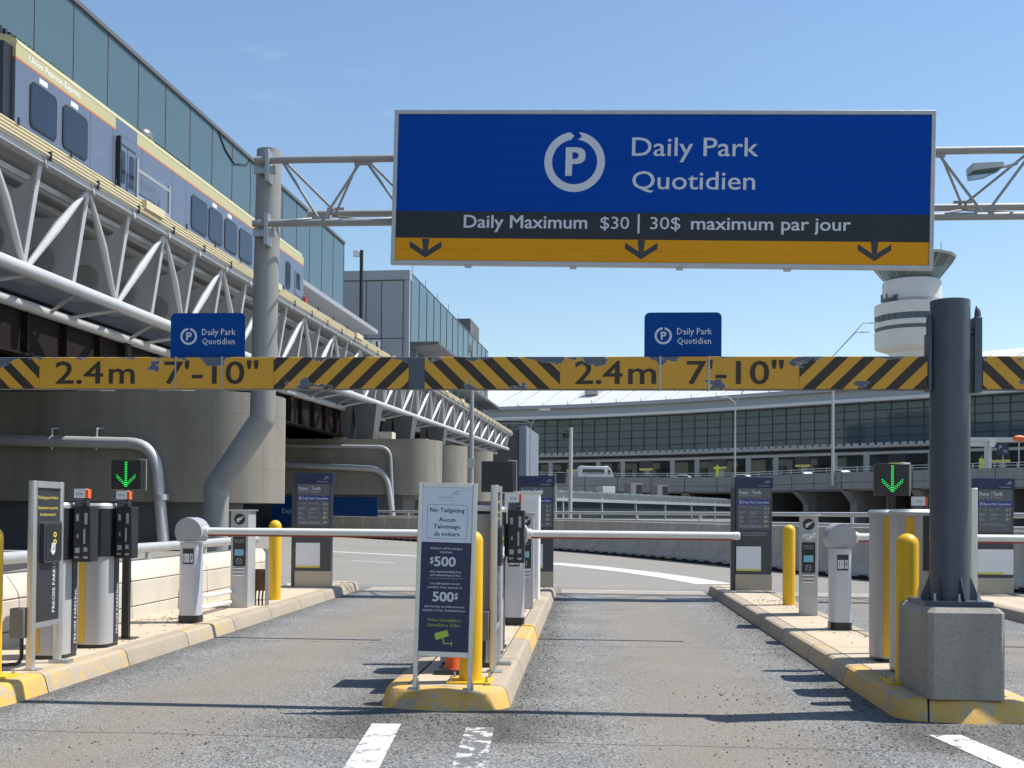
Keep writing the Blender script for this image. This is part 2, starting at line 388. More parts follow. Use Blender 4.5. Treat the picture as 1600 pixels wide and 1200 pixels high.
def rrect(x0, x1, y0, y1, r, n=5):
    out = []
    for cx, cy, a0 in ((x1 - r, y0 + r, -90), (x1 - r, y1 - r, 0), (x0 + r, y1 - r, 90), (x0 + r, y0 + r, 180)):
        for k in range(n + 1):
            a = radians(a0 + 90 * k / n); out.append((cx + r * cos(a), cy + r * sin(a)))
    return out
def tag(o, label=None, cat=None, group=None, kind=None):
    if label: o['label'] = label
    if cat: o['category'] = cat
    if group: o['group'] = group
    if kind: o['kind'] = kind
    return o
def thing(name, label, cat, loc=(0, 0, 0), rz=0.0, group=None):
    o = bpy.data.objects.new(name, None); COL.objects.link(o); o.empty_display_size = .2
    o.location = loc; o.rotation_euler = (0, 0, rz); return tag(o, label, cat, group)
def kids(o): return [c for c in bpy.data.objects if c.parent == o]
def copy_tree(o, parent=None):
    c = o.copy(); COL.objects.link(c)
    if parent is not None: c.parent = parent
    for ch in kids(o): copy_tree(ch, c)
    return c
def structure(o): o['kind'] = 'structure'; return o
# ================================================================ SETTING: ground, road markings, kerb islands
def flat(name, pts, z, m, kind='structure'):
    mb = MB(); mb.add([(p[0], p[1], z) for p in pts], [tuple(range(len(pts)))]); o = mb.build(name, m, smooth=0); o['kind'] = kind; return o
mb = MB()
xs = [-700, -120, -40, -12, -6, 0, 6, 12, 40, 120, 700]; ys = [-30, 0, 5, 10, 15, 20, 26, 40, 80, 160, 400, 900]
for i in range(len(xs) - 1):
    for j in range(len(ys) - 1): mb.quad((xs[i], ys[j], 0), (xs[i + 1], ys[j], 0), (xs[i + 1], ys[j + 1], 0), (xs[i], ys[j + 1], 0))
structure(mb.build('road', M_ASPH, smooth=0))

def strip(name, path, w, m, z=.004):
    path = [Vector((p[0], p[1], 0)) for p in path]; L = []; R_ = []
    for i, p in enumerate(path):
        d = (path[min(i + 1, len(path) - 1)] - path[max(i - 1, 0)]).normalized(); n = Vector((-d.y, d.x, 0))
        L.append(p + n * w / 2); R_.append(p - n * w / 2)
    mb = MB()
    for i in range(len(path) - 1): mb.quad(*[(q.x, q.y, z) for q in (R_[i], R_[i + 1], L[i + 1], L[i])])
    return structure(mb.build(name, m, smooth=0))
strip('lane_line', [(-1.16, 3.0), (-1.20, 5.2), (-1.37, 7.48)], .20, M_LINE)
strip('lane_line', [(-.60, 3.0), (-.64, 5.4), (-.72, 7.42)], .19, M_LINEW)
strip('lane_line', [(2.56, 3.0), (2.50, 6.6), (2.37, 7.52)], .22, M_LINE)
for yy in (20.35, 20.95):
    strip('stop_line', [(-4.15, yy), (-1.62, yy)], .13, M_LINEF); strip('stop_line', [(-.5, yy), (2.15, yy)], .13, M_LINEF)
    strip('stop_line', [(3.25, yy), (5.9, yy)], .13, M_LINEF)
strip('gutter', [(-4.15, 20.65), (-1.62, 20.65)], .36, M_CURB); strip('gutter', [(-.5, 20.65), (2.15, 20.65)], .36, M_CURB)
strip('gutter', [(3.25, 20.65), (5.9, 20.65)], .36, M_CURB)
strip('edge_line', [G(500, 861), G(580, 865), G(650, 869), G(760, 873), G(870, 880.5)], .42, M_LINEF)
strip('edge_line', [G(860, 880), G(930, 886.5), G(1000, 894.5), G(1060, 903), G(1118, 913)], .85, M_LINEF, .005)
strip('lane_dash', [G(549, 876), G(617, 880)], .16, M_LINEF)

def island(y0, y1, xl, xr, left_curb=True, paint=()):
    """kerbed concrete island; the nose faces the approaching driver; paint = [(y from, y to, side)]"""
    rr = .30 if left_curb else .5
    path = []                                    # outline from the far right corner round the nose to the far left
    path.append((xr - .30, y1)); path += [(xr - .3 + .3 * sin(radians(a)), y1 - .3 + .3 * cos(radians(a))) for a in (30, 60)]
    yy = y1 - .3
    n = int((y1 - y0 - .9) / .5)
    path += [(xr, y1 - .3 - (y1 - .3 - y0 - rr) * k / n) for k in range(n + 1)]
    if left_curb:
        path += [(xr - rr + rr * cos(radians(a)), y0 + rr - rr * sin(radians(a)) * .8) for a in (18, 36, 54, 72)]
        m = max(2, int((xr - xl - 2 * rr) / .25))
        path += [(xr - rr - (xr - xl - 2 * rr) * k / m, y0 + rr - rr * .8 - .05 * sin(pi * k / m)) for k in range(m + 1)]
        path += [(xl + rr - rr * sin(radians(a)), y0 + rr - rr * cos(radians(a)) * .8) for a in (18, 36, 54, 72)]
        path += [(xl, y0 + rr + (y1 - .3 - y0 - rr) * k / n) for k in range(n + 1)]
        path += [(xl + .3 - .3 * cos(radians(a)), y1 - .3 + .3 * sin(radians(a))) for a in (30, 60)] + [(xl + .3, y1)]
    else:
        path += [(xr - rr + rr * cos(radians(a)), y0 + rr - rr * sin(radians(a))) for a in (18, 36, 54, 72)]
        path += [(xl + .9 - (.9) * k / 3, y0) for k in range(4)]
    pts = [Vector((p[0], p[1], 0)) for p in path]
    N = []
    for i in range(len(pts)):
        d = (pts[min(i + 1, len(pts) - 1)] - pts[max(i - 1, 0)]).normalized(); N.append(Vector((d.y, -d.x, 0)))
    cen = Vector(((xl + xr) / 2, (y0 + y1) / 2, 0))
    if left_curb or True:                          # normals must point inwards
        k = len(pts) // 3
        if (cen - pts[k]).dot(N[k]) < 0: N = [-q for q in N]
    prof = [(0, -.02), (.035, .105), (.05, .135), (.075, .15), (.20, .152)]
    mb = MB(); acc = 0; last = 0; cuts = [0]
    for i in range(1, len(pts)):
        acc += (pts[i] - pts[i - 1]).length
        if acc - last > 1.45: cuts.append(i); last = acc
    if cuts[-1] != len(pts) - 1: cuts.append(len(pts) - 1)
    for a, b in zip(cuts[:-1], cuts[1:]):
        ring = []
        for i in range(a, b + 1):
            p = pts[i].copy()
            if i == b: p += (pts[i - 1] - pts[i]).normalized() * .007
            if i == a: p += (pts[i + 1] - pts[i]).normalized() * .007
            kx = 1 + .8 * max(0, min(1, N[i].y)) * (1 if p.y < y0 + 1 else 0)      # the nose leans back more than the sides
            ring.append([tuple(p + N[i] * (o if q > 3 else o * kx) + Vector((0, 0, h))) for q, (o, h) in enumerate(prof)])
        mid = pts[(a + b) // 2]; mi = 0
        for (ya, yb, w) in paint:
            side = 'n' if mid.y < y0 + .32 else ('r' if mid.x > (xl + xr) / 2 else 'l')
            if ya <= mid.y <= yb and side in w: mi = 2 if 'w' in w else 1
        rr_ = ring
        mb.rings(rr_, False, False, mi)
    # dirt filled core under the joints
    cr = []
    for (o, h) in ((.012, -.02), (.05, .105), (.07, .128), (.1, .14)):
        core = [p + n * (.012 + (o - .012) * (1 + .8 * max(0, min(1, n.y)) * (1 if p.y < y0 + 1 else 0))) for p, n in zip(pts, N)]
        if not left_curb: core += [Vector((xl, y1, 0))]
        cr.append([(p.x, p.y, h) for p in core])
    mb.rings(cr, True, True, 3)
    # paving slabs
    il = xl + (.215 if left_curb else 0.0); ir = xr - .215; y = y0 + .26 if left_curb else y0 + .215
    while y < y1 - .25:
        ye = min(y + 1.5, y1 - .22)
        cl = []
        if ir - il > .85: cl = [(il, (il + ir) / 2 - .006), ((il + ir) / 2 + .006, ir)]
        else: cl = [(il, ir)]
        for a, b in cl: mb.box(a, b, y, ye - .012, .10, .15, 4)
        y = ye
    o = mb.build('traffic_island', [M_CURB, M_CURBY, M_CURBW, M_CORE, M_PAVE], smooth=30)
    o['kind'] = 'structure'; return o
island(7.45, 20.6, -5.42, -4.25, False, [(7, 8.3, 'rn'), (8.6, 10.2, 'rw'), (11.6, 13.2, 'rw')])
island(7.98, 20.7, -1.56, -.57, True, [(7, 8.4, 'rln'), (11.0, 12.6, 'rl')])
island(7.92, 20.9, 2.2, 3.23, True, [(7, 8.4, 'rln'), (8.4, 12.9, 'lw')])
island(7.92, 20.9, 5.95, 7.3, True, [(7, 8.4, 'rln')])

# grit swept against the kerbs and dead leaves on the islands: nobody could count them
def scatter(name, spots, m, zf=0.0, smin=.004, smax=.014, flatk=.6):
    mb = MB()
    for (x, y, z) in spots:
        s = random.uniform(smin, smax); a = random.uniform(0, 2 * pi); vs = []
        for k in range(3):
            r = s * random.uniform(.6, 1.3); vs.append((x + r * cos(a + k * 2.1), y + r * sin(a + k * 2.1), z))
        vs.append((x + random.uniform(-.3, .3) * s, y + random.uniform(-.3, .3) * s, z + s * flatk * random.uniform(.6, 1.4)))
        mb.add(vs, [(0, 1, 3), (1, 2, 3), (2, 0, 3)])
    o = mb.build(name, m, smooth=0); o['kind'] = 'stuff'; return o
sp = []
for _ in range(3600):
    k = random.random()
    if k < .30: x = -.57 + abs(random.gauss(.0, .16)); y = random.uniform(8.0, 20)
    elif k < .48: x = 2.2 - abs(random.gauss(0, .22)); y = random.uniform(8.0, 18)
    elif k < .62: x = -1.1 + random.gauss(0, .6); y = 7.95 - abs(random.gauss(0, .55))
    elif k < .76: x = 2.7 + random.gauss(0, .8); y = 7.85 - abs(random.gauss(0, .6))
    elif k < .84: x = 1.25 + random.gauss(0, .35); y = random.uniform(5.6, 9.5)
    elif k < .90: x = -2.5 + random.gauss(0, .5) ; y = 6.9 + random.gauss(0, .5)
    elif k < .94: x = -4.25 + abs(random.gauss(0, .12)); y = random.uniform(8, 19)
    else: x = random.uniform(-4.2, 4.5); y = random.uniform(5.2, 14)
    on = (-1.58 < x < -.55 and y > 7.92) or (2.18 < x < 3.25 and y > 7.88) or x < -4.22
    if not on: sp.append((x, y, 0))
scatter('road_grit', sp, M_STONE)
sp = []
for _ in range(700):
    base = random.choice([(-4.6, 12.56), (-.87, 12.93), (2.89, 12.93), (2.9, 16.2), (-.8, 14.9), (-4.9, 15.4), (-4.55, 10.8), (-.75, 10.9), (-5.1, 13), (2.75, 17.4), (-4.5, 19.4)])
    x = base[0] + random.gauss(0, .16); y = base[1] + random.gauss(0, .5)
    if (-5.35 < x < -4.46) or (-1.34 < x < -.79) or (2.42 < x < 3.0): sp.append((x, y, .15))
scatter('dead_leaves', sp, M_RUST, 0, .006, .022, .5)

# ================================================================ NEAR: height bar, column, block
BY = 8.45
def bx(px): return P(px, 585, BY).x
bar = thing('clearance_bar', 'long yellow and black striped height bar lettered twice, across the left and middle lanes', 'height bar', (0, BY, 2.525))
H2 = .125
mb = MB(); mb.box(-7.2, bx(1446), -.045, .045, -H2, H2); mb.build('beam', M_COLUMN, bar, .006)
def sect(a, b, m, name='striped_wrap'):
    mb = MB(); n = max(2, int((b - a) / .05)); x = [a + (b - a) * i / n for i in range(n + 1)]
    f = -.0485
    for i in range(n): mb.quad((x[i], f, -H2 + .004), (x[i + 1], f, -H2 + .004), (x[i + 1], f, H2 - .002), (x[i], f, H2 - .002))
    for i in range(n): mb.quad((x[i], f, H2 - .002), (x[i + 1], f, H2 - .002), (x[i + 1], f + .02, H2 + .003), (x[i], f + .02, H2 + .003))
    for i in range(n): mb.quad((x[i], f + .02, H2 + .003), (x[i + 1], f + .02, H2 + .003), (x[i + 1], .04, H2 + .003), (x[i], .04, H2 + .003))
    return mb.build(name, m, bar, smooth=0)
sect(-7.1, bx(66), M_BARD); p1 = sect(bx(66) + .002, bx(430), M_BARP, 'number_wrap'); sect(bx(430) + .002, bx(640), M_BARU)
sect(bx(665), bx(875), M_BARD); p2 = sect(bx(875) + .002, bx(1247), M_BARP, 'number_wrap'); sect(bx(1247) + .002, bx(1446), M_BARU)
for par, o in ((p1, (92, 214, 261, 406)), (p2, (899, 1024, 1073, 1222))):
    mb = MB()
    c = .171
    mb.text("2.4", (bx(o[0]), -.049, -.082), c, width=bx(o[0] + 73) - bx(o[0]), bold=.012, ext=.001)
    mb.text("m", (bx(o[0] + 83), -.049, -.082), c, width=bx(o[1]) - bx(o[0] + 83), bold=.012, ext=.001)
    mb.text("7'-10\"", (bx(o[2]), -.049, -.082), c, width=bx(o[3]) - bx(o[2]), bold=.012, ext=.001)
    mb.build('lettering', M_BART, par, smooth=0)
mb = MB()
for px in (278, 350, 1031, 1107): mb.box(bx(px) - .006, bx(px) + .006, -.0525, .05, -H2 - .003, H2 + .006)
pieces(mb, 'strap', M_GALV, bar)
mb = MB(); hx = bx(1448)
mb.box(hx - .004, hx + .024, -.055, .055, -H2 - .01, .30); mb.tube([(hx + .01, -.03, .28), (hx + .01, -.03, .40), (hx + .01, 0, .44)], [.024, .026, .012], 8)
mb.build('hanger', M_COLUMN, bar, .004)
bar2 = thing('clearance_bar', 'short piece of striped yellow height bar right of the dark column', 'height bar', (0, BY, 2.525))
bar_, bar = bar, bar2
hx2 = bx(1526); mb = MB(); mb.box(hx2 - .03, hx2 + .025, -.05, .05, -H2 - .02, .42); mb.tube([(hx2, -.02, .40), (hx2, -.02, .46), (hx2, 0, .51)], [.027, .024, .008], 8); mb.build('hanger', M_COLUMN, bar2, .005)
mb = MB(); mb.box(hx2 + .028, 6.3, -.045, .045, -H2, H2); mb.build('beam', M_COLUMN, bar2, .006)
sect(hx2 + .03, hx2 + 1.1, M_BARD); sect(hx2 + 1.102, 6.28, M_BARP)
bar = bar_

CX, CY = P(1484, 700, BY).x, BY
colm = thing('support_column', 'dark slate round steel column with a bolted base plate, standing on the concrete block', 'column', (CX, CY, .80))
mb = MB(); mb.lathe([(.143, .03), (.143, 2.27), (.135, 2.275), (.12, 2.276)], seg=40); mb.build('shaft', M_COLUMN, colm)
mb = MB(); mb.prism(rrect(-.245, .245, -.245, .245, .03), .0, .035); mb.build('base_plate', M_COLUMN, colm, .004)
for k in range(6):
    a = 2 * pi * k / 6 + pi / 6 + .25; mb = MB(Matrix.Rotation(a, 4, 'Z')); mb.prism([(.138, .036), (.205, .036), (.205, .05), (.148, .20), (.138, .20)], -.006, .006, 'y'); mb.build('gusset', M_COLUMN, colm)
for k in range(8):
    a = 2 * pi * k / 8; q = .205; mb = MB(Matrix.Translation((q * cos(a) * 1.06, q * sin(a) * 1.06, .035)))
    mb.lathe([(.02, 0), (.02, .004), (.0135, .004), (.0135, .016), (.009, .017), (.009, .055)], seg=6); mb.build('bolt', M_GALV, colm)
mb = MB(); mb.tube([(-.13, 0, 2.06), (hx - CX + .01, 0, 2.06)], .028, 10); mb.tube([(.13, 0, 2.04), (hx2 - CX, 0, 2.04)], .028, 10); mb.build('bracket', M_COLUMN, colm)
mb = MB(); mb.tube([(.135, .06, 2.0), (.15, .06, 1.0), (.15, .06, .06)], .008, 6); mb.build('cable', M_BLACK, colm)

mb = MB(); x0, x1, y0, y1 = -.27, .265, -.42, .44; c1, c2 = .035, .03
poly = [(x0 + c1, y0), (x1 - c2, y0), (x1, y0 + c2), (x1, y1 - c2), (x1 - c2, y1), (x0 + c1, y1), (x0, y1 - c1), (x0, y0 + c1)]
def ins(p, d): return [(q[0] - d * (1 if q[0] > 0 else -1), q[1] - d * (1 if q[1] > 0 else -1)) for q in p]
mb.rings([[(p[0], p[1], 0) for p in poly], [(p[0], p[1], .615) for p in poly], [(p[0], p[1], .65) for p in ins(poly, .03)]], True, True)
blk = mb.build('concrete_block', M_BLOCK, smooth=20); blk.location = (CX, 8.47, .151)
tag(blk, 'grey concrete plinth with chamfered corners under the dark steel column', 'concrete block')

# ================================================================ plates and logos
def p_logo(mb, cx, cz, R, y, mi=0):
    """open ring with an arrow notch at the top and a bold P (drawn in the x,z plane, facing -y)"""
    ri = R * .745; n = 44; rm = (R + ri) / 2
    q = lambda r, t: (cx + r * cos(t), y, cz + r * sin(t))
    e0, e1, m0, m1 = radians(100), radians(443), radians(92), radians(435)     # pointed left end, notched right end
    for i in range(n):
        f, g = i / n, (i + 1) / n
        a, b = e0 + (e1 - e0) * f, e0 + (e1 - e0) * g; c, d = m0 + (m1 - m0) * f, m0 + (m1 - m0) * g
        mb.add([q(R, a), q(R, b), q(rm, d), q(rm, c)], [(0, 3, 2, 1)], mi); mb.add([q(rm, c), q(rm, d), q(ri, b), q(ri, a)], [(0, 3, 2, 1)], mi)
    mb.text('P', (cx + R * .03, y, cz - R * .44), R * .9, align='CENTER', bold=.035, ext=0, mi=mi)
def plane_mark(mb, x, z, s, y, mi=0):
    """little looping bird-like emblem"""
    for pts in ([(0, 0), (.12, .38), (.45, .55), (.75, .45)], [(.35, .28), (.5, .75), (.85, 1.0), (1.3, .9)], [(.72, .02), (.82, .45), (1.15, .62), (1.45, .35)]):
        pp = fillet([(x + a * s, y, z + b * s) for a, b in pts], s * .3, 4); w = s * .055
        for i in range(len(pp) - 1):
            mb.quad(tuple(pp[i] + Vector((0, 0, -w))), tuple(pp[i + 1] + Vector((0, 0, -w))), tuple(pp[i + 1] + Vector((0, 0, w))), tuple(pp[i] + Vector((0, 0, w))), mi)

for (a, b, lab) in (((268, 490), (383, 558), 'small blue parking plate on the height bar, in front of the white truss'),
                    ((1007, 489), (1127, 557), 'small blue parking plate on the height bar, standing against the sky')):
    A, B = P(*a, BY), P(*b, BY); w = B.x - A.x; h = A.z - 2.655
    t = thing('parking_plate', lab, 'sign', ((A.x + B.x) / 2, BY, 2.656), 0, 'small blue plates on the height bar')
    pol = [(-w / 2, 0), (w / 2, 0)] + [(w / 2 - .04 + .04 * cos(radians(q)), h - .04 + .04 * sin(radians(q))) for q in range(0, 91, 15)] + [(-w / 2 + .04 - .04 * sin(radians(q)), h - .04 + .04 * cos(radians(q))) for q in range(0, 91, 15)]
    mb = MB(); mb.prism(pol, -.012, 0, 'y'); mb.build('plate', M_BLUE2, t)
    mb = MB(); p_logo(mb, -w * .5 + w * .245, h * .47, w * .112, -.0135)
    mb.text('Daily Park', (-w * .5 + w * .425, -.0135, h * .50), .049, width=w * .45, bold=.008, ext=0)
    mb.text('Quotidien', (-w * .5 + w * .425, -.0135, h * .50 - .073), .049, width=w * .44, bold=.008, ext=0)
    mb.build('lettering', M_LETTER, t, smooth=0)
    mb = MB(); mb.box(-w * .32, -w * .28, .001, .02, -.20, h * .5); mb.box(w * .28, w * .32, .001, .02, -.20, h * .5); mb.M = Matrix.Translation((0, .048, 0)); mb.build('bracket', M_GALV, t)

# ================================================================ repeated booth furniture
def bollard(loc, lab, plate):
    t = thing('bollard', lab, 'bollard', loc, 0, 'yellow bollards on the islands')
    mb = MB(); r = .089; mb.lathe([(r, .0), (r, 1.08)] + [(r * cos(radians(a)), 1.08 + r * sin(radians(a))) for a in (12, 24, 36, 48, 60, 72, 82)] + [(.002, 1.08 + r)], seg=32); mb.build('post', M_YELLOW, t)
    if plate:
        mb = MB(); mb.box(-.17, .17, -.15, .15, .001, .018); mb.build('base_plate', M_YELLOW, t, .004)
        for sx in (-1, 1):
            for sy in (-1, 1):
                mb = MB(Matrix.Translation((sx * .135, sy * .115, .018))); mb.lathe([(.014, 0), (.014, .012), (.008, .013), (.008, .04)], seg=6); mb.build('bolt', M_GALV, t)
bollard((-4.60, 8.20, .15), 'yellow bollard standing just before the narrow permit sign and its grey junction box', True)
bollard((-4.60, 15.92, .15), 'yellow bollard on the left island between the grey exit terminal and the rate board', False)
bollard((-.90, 8.46, .15), 'yellow bollard half hidden behind the tailgating warning sign', True)
bollard((2.50, 8.86, .15), 'near yellow bollard standing against the side of the concrete block', True)
bollard((2.92, 16.33, .15), 'yellow bollard on the right island between the rate board and the grey exit terminal', False)

def gate(loc, lab, arm_len, grp='barrier gates'):
    t = thing('barrier_gate', lab, 'barrier gate', loc, 0, grp)
    mb = MB(); mb.prism(rrect(-.118, .118, -.118, .118, .07, 6), .085, .93); mb.build('post', M_POSTW, t)
    mb = MB(); mb.prism(rrect(-.124, .124, -.124, .124, .07, 6), 0, .085); mb.build('base', M_BLACK, t)
    # head: fat drum whose front is folded to a vertical ridge
    mb = MB(); R = .165; n = 40
    def rg(r, y, fold=0):
        out = []
        for j in range(n):
            a = 2 * pi * j / n; x = r * cos(a); z = r * sin(a)
            if z < -.115: z = -.115
            out.append((x, y - fold * (1 - abs(x - .02) / R), 1.055 + z))
        return out
    rr = [rg(R * .93, .165), rg(R, .15), rg(R, -.10), rg(R * .97, -.118, .05)]
    mb.rings(rr, True, True); mb.build('head', M_HEAD, t, smooth=25)
    mb = MB(); mb.box(-.058, .07, -.1225, -.119, .68, .86, 0); mb.box(-.05, .02, -.124, -.1226, .70, .80, 1); mb.box(.03, .062, -.124, -.1226, .70, .80, 1)
    mb.box(-.035, -.03, -.1252, -.1241, .715, .785, 0); mb.box(-.012, .012, -.1252, -.1241, .745, .75, 0); mb.box(.04, .05, -.1252, -.1241, .73, .78, 0); mb.build('warning_label', [M_DARK, M_LETTER], t, smooth=0)
    for a in (40, 90, 140, -10, 190):
        mb = MB(Matrix.Translation((.135 * cos(radians(a)), 0, 1.055 + .135 * sin(radians(a))))); mb.lathe([(.008, -.135), (.008, -.165)], seg=8, axis='y'); mb.build('screw', M_GALV, t)
    mb = MB(); mb.tube([(.11, 0, 1.06), (arm_len - .07, 0, 1.06)], .044, 16); mb.tube([(.12, -.0, 1.06), (.20, -.0, 1.06)], .06, 16)
    arm = mb.build('arm', M_ARM, t)
    mb = MB(); mb.tube([(arm_len - .07, 0, 1.06), (arm_len - .01, 0, 1.06), (arm_len, 0, 1.06)], [.046, .046, .036], 16); mb.build('end_cap', M_WHITE, arm)
    mb = MB(); mb.box(.2, arm_len - .08, -.03, .014, 1.006, 1.018); mb.build('rubber_edge', M_RED, arm)
    return t
gate((-4.62, 12.56, .15), 'white barrier gate on the left island with its arm down across the left lane', 2.95)
gate((-.87, 12.93, .15), 'white barrier gate on the middle island, arm down across the middle lane', 2.62)
gate((2.89, 12.93, .15), 'white barrier gate on the right island, its arm passing behind the column', 2.75)

def terminal(loc, lab, rz, w=.24, d=.36):
    t = thing('exit_terminal', lab, 'ticket machine', loc, rz, 'grey exit terminals')
    mb = MB(); mb.prism(rrect(-w / 2, w / 2, -d / 2, d / 2, .012, 2), 0, 1.30); mb.build('cabinet', M_CABGREY, t)
    mb = MB(); mb.box(-w / 2 - .02, w / 2 + .03, -d / 2 - .05, d / 2 + .01, 1.301, 1.318); mb.build('rain_hood', M_ALU, t, .003)
    f = -d / 2
    mb = MB(); mb.lathe([(.075, f - .004), (.075, f)], (0, 0, 1.19), 28, axis='y'); mb.build('camera_badge', M_BLACK, t)
    mb = MB(); y = f - .0055
    mb.quad((-.045, y, 1.19), (.02, y, 1.222), (.036, y, 1.19), (-.03, y, 1.158)); mb.quad((-.04, y, 1.15), (-.005, y, 1.15), (-.005, y, 1.165), (-.04, y, 1.165)); mb.quad((.03, y, 1.225), (.05, y, 1.235), (.055, y, 1.215), (.042, y, 1.205))
    mb.build('camera_symbol', M_LETTER, t, smooth=0)
    mb = MB(); mb.box(-.085, .085, f - .03, f, 1.01, 1.075); mb.box(-.04, .04, f - .055, f - .031, .985, 1.03); mb.build('ticket_slot', M_ALU, t, .006)
    mb = MB(); mb.box(-.085, .085, f - .008, f, .56, .955); mb.build('display_panel', M_BLACK, t)
    mb = MB(); mb.box(-.06, .06, f - .011, f - .0085, .70, .785); sc = mb.build('screen', M_SCREEN, t)
    mb = MB(); yy = f - .0095; mb.text('TICKET / BILLET', (0, yy, .90), .014, align='CENTER', ext=0); mb.text('EN ATTENTE', (0, yy, .872), .012, align='CENTER', ext=0)
    n = 20
    for i in range(n):
        a, b = 2 * pi * i / n, 2 * pi * (i + 1) / n
        if i % 5 != 4: mb.quad((.038 * cos(a), yy, .625 + .038 * sin(a)), (.038 * cos(b), yy, .625 + .038 * sin(b)), (.032 * cos(b), yy, .625 + .032 * sin(b)), (.032 * cos(a), yy, .625 + .032 * sin(a)))
    mb.text('PULL', (0, yy, .62), .014, align='CENTER', ext=0); mb.build('lettering', M_LETTER, t, smooth=0)
    mb = MB()
    for k in range(3): mb.tube([(-.075, f - .012, .53 - k * .045), (.075, f - .012, .53 - k * .045)], .017, 10)
    mb.build('ticket_tray', M_ALU, t)
    return t
tl = terminal((-4.68, 14.68, .15), 'grey exit terminal with blue screen on the left island, beside a rusty stand', .02)
terminal((-.87, 15.14, .15), 'grey exit terminal on the middle island, in front of the half hidden rate board', .03)
terminal((2.90, 14.79, .15), 'grey exit terminal on the right island, between a yellow bollard and the barrier gate', -.20, .24, .42)

def kiosk(loc, lab, head, rows, notice='left'):
    t = thing('rate_board', lab, 'information board', loc, 0, 'parking rate boards')
    w, d = .62, .17
    mb = MB(); mb.box(-w / 2, w / 2, -d / 2 + .005, d / 2, .28, 1.92); mb.box(-w / 2 - .075, -w / 2 - .002, -d / 2 + .03, d / 2 - .02, 0, 1.78); mb.build('body', M_KIOSK, t, .004)
    mb = MB(); mb.box(-w / 2 - .004, w / 2 + .003, -d / 2, d / 2 + .003, 0, .278); mb.build('base', M_STEELP, t, .003)
    mb = MB(); mb.box(-w / 2 - .012, w / 2 + .018, -d / 2 - .014, d / 2 + .01, 1.785, 1.965); hd = mb.build('header', M_NAVY, t, .004)
    f = -d / 2 - .0148; mb = MB(); mb.text('Toronto Pearson', (w / 2 - .055, f, 1.805), .022, width=.19, align='LEFT', ext=0)
    mb.v = [v + Vector((-.19, 0, 0)) for v in mb.v]; plane_mark(mb, w / 2 - .13, 1.845, .062, f); mb.build('lettering', M_LETTER, hd, smooth=0)
    f = -d / 2 + .005
    mb = MB(); mb.box(-w / 2 + .035, w / 2 - .03, f - .006, f, 1.06, 1.775); pn = mb.build('rate_panel', M_KIOSKP, t)
    mb = MB(); mb.box(-w / 2 + .035, w / 2 - .03, f - .008, f - .0065, 1.485, 1.575); mb.build('blue_strip', M_STRIPBLUE, pn)
    y = f - .0068; L = -w / 2 + .055
    mb = MB(); mb.text('Rates', (L, y, 1.67), .062, width=.155, bold=.01, ext=0); mb.text('Tarifs', (L + .22, y, 1.67), .062, width=.16, bold=.012, ext=0)
    mb.quad((L + .19, y, 1.625), (L + .194, y, 1.625), (L + .194, y, 1.74), (L + .19, y, 1.74))
    mb.text('Effective now', (L, y, 1.632), .017, width=.15, ext=0); mb.text('En vigueur', (L + .22, y, 1.632), .017, width=.15, ext=0)
    y2 = f - .0085
    p_logo(mb, L + .028, 1.53, .03, y2); mb.text(head, (L + .072, y2, 1.508), .044, width=.44, bold=.014, ext=0)
    z = 1.43
    for (en, fr, pr) in rows:
        for k, s_ in enumerate(en.split('/')): mb.text(s_, (L, y, z - .024 * k), .016, width=min(.155, .0125 * len(s_)), ext=0)
        for k, s_ in enumerate(fr.split('/')): mb.text(s_, (L + .2, y, z - .024 * k), .016, width=min(.19, .0125 * len(s_)), ext=0)
        mb.quad((L + .185, y, z - .03), (L + .1875, y, z - .03), (L + .1875, y, z + .02), (L + .185, y, z + .02))
        mb.text('$', (L + .435, y, z - .02), .042, ext=0); z -= .078
    mb.text('Taxes included. Parking at your own risk, see the conditions', (L, y, 1.085 + (.03 if len(rows) > 3 else .1)), .010, width=.4, ext=0)
    mb.text('Taxes comprises. Stationnement aux risques du client, voir', (L, y, 1.065 + (.03 if len(rows) > 3 else .1)), .010, width=.46, ext=0)
    mb.build('lettering', M_LETTER, pn, smooth=0)
    mb = MB(); z = 1.43
    for (_, _, pr) in rows:
        mb.text(pr, (0, y, z - .02), .042, width=.026 * len(pr) if len(pr) > 1 else None, ext=0)
        ww = .026 * len(pr); k = len(pr)
        z -= .078
    # right-align the prices: rebuild each at its own offset
    mb = MB(); z = 1.43
    for (_, _, pr) in rows:
        mb.text(pr, (w / 2 - .05 - .030 * len(pr), y, z - .02), .042, width=.028 * len(pr) - .004, ext=0); z -= .078
    mb.build('prices', M_TEXTY, pn, smooth=0)
    mb = MB(); mb.text('Keep your Parking Ticket with you.', (.01, f - .001, .985), .022, width=.44, align='CENTER', ext=0); mb.text('Conservez le billet avec vous.', (.01, f - .001, .945), .022, width=.38, align='CENTER', ext=0)
    mb.build('reminder_text', M_LETTER, t, smooth=0)
    a, b = (-w / 2 + .012, w / 2 - .185) if notice == 'left' else (-w / 2 + .03, w / 2 - .004)
    mb = MB(); mb.box(a, b, f - .004, f - .0004, .335, .76); nb = mb.build('blank_notice', M_WHITE, t)
    mb = MB(); mb.box(a, b - (0 if notice == 'left' else .17), f - .006, f - .0042, .335, .372); mb.build('gold_stripe', M_TEXTY, nb)
    return t
ROWS = [('0 - 1 hour', '0 - 1 heure', '3'), ('Each add./1 hour', 'Chaque heure/supplem.', '3'), ('Daily/maximum', 'Par jour', '30'), ('Weekly/maximum', 'Par semaine', '175'), ('Lost ticket/administration', 'Billet perdu/administratif', '30')]
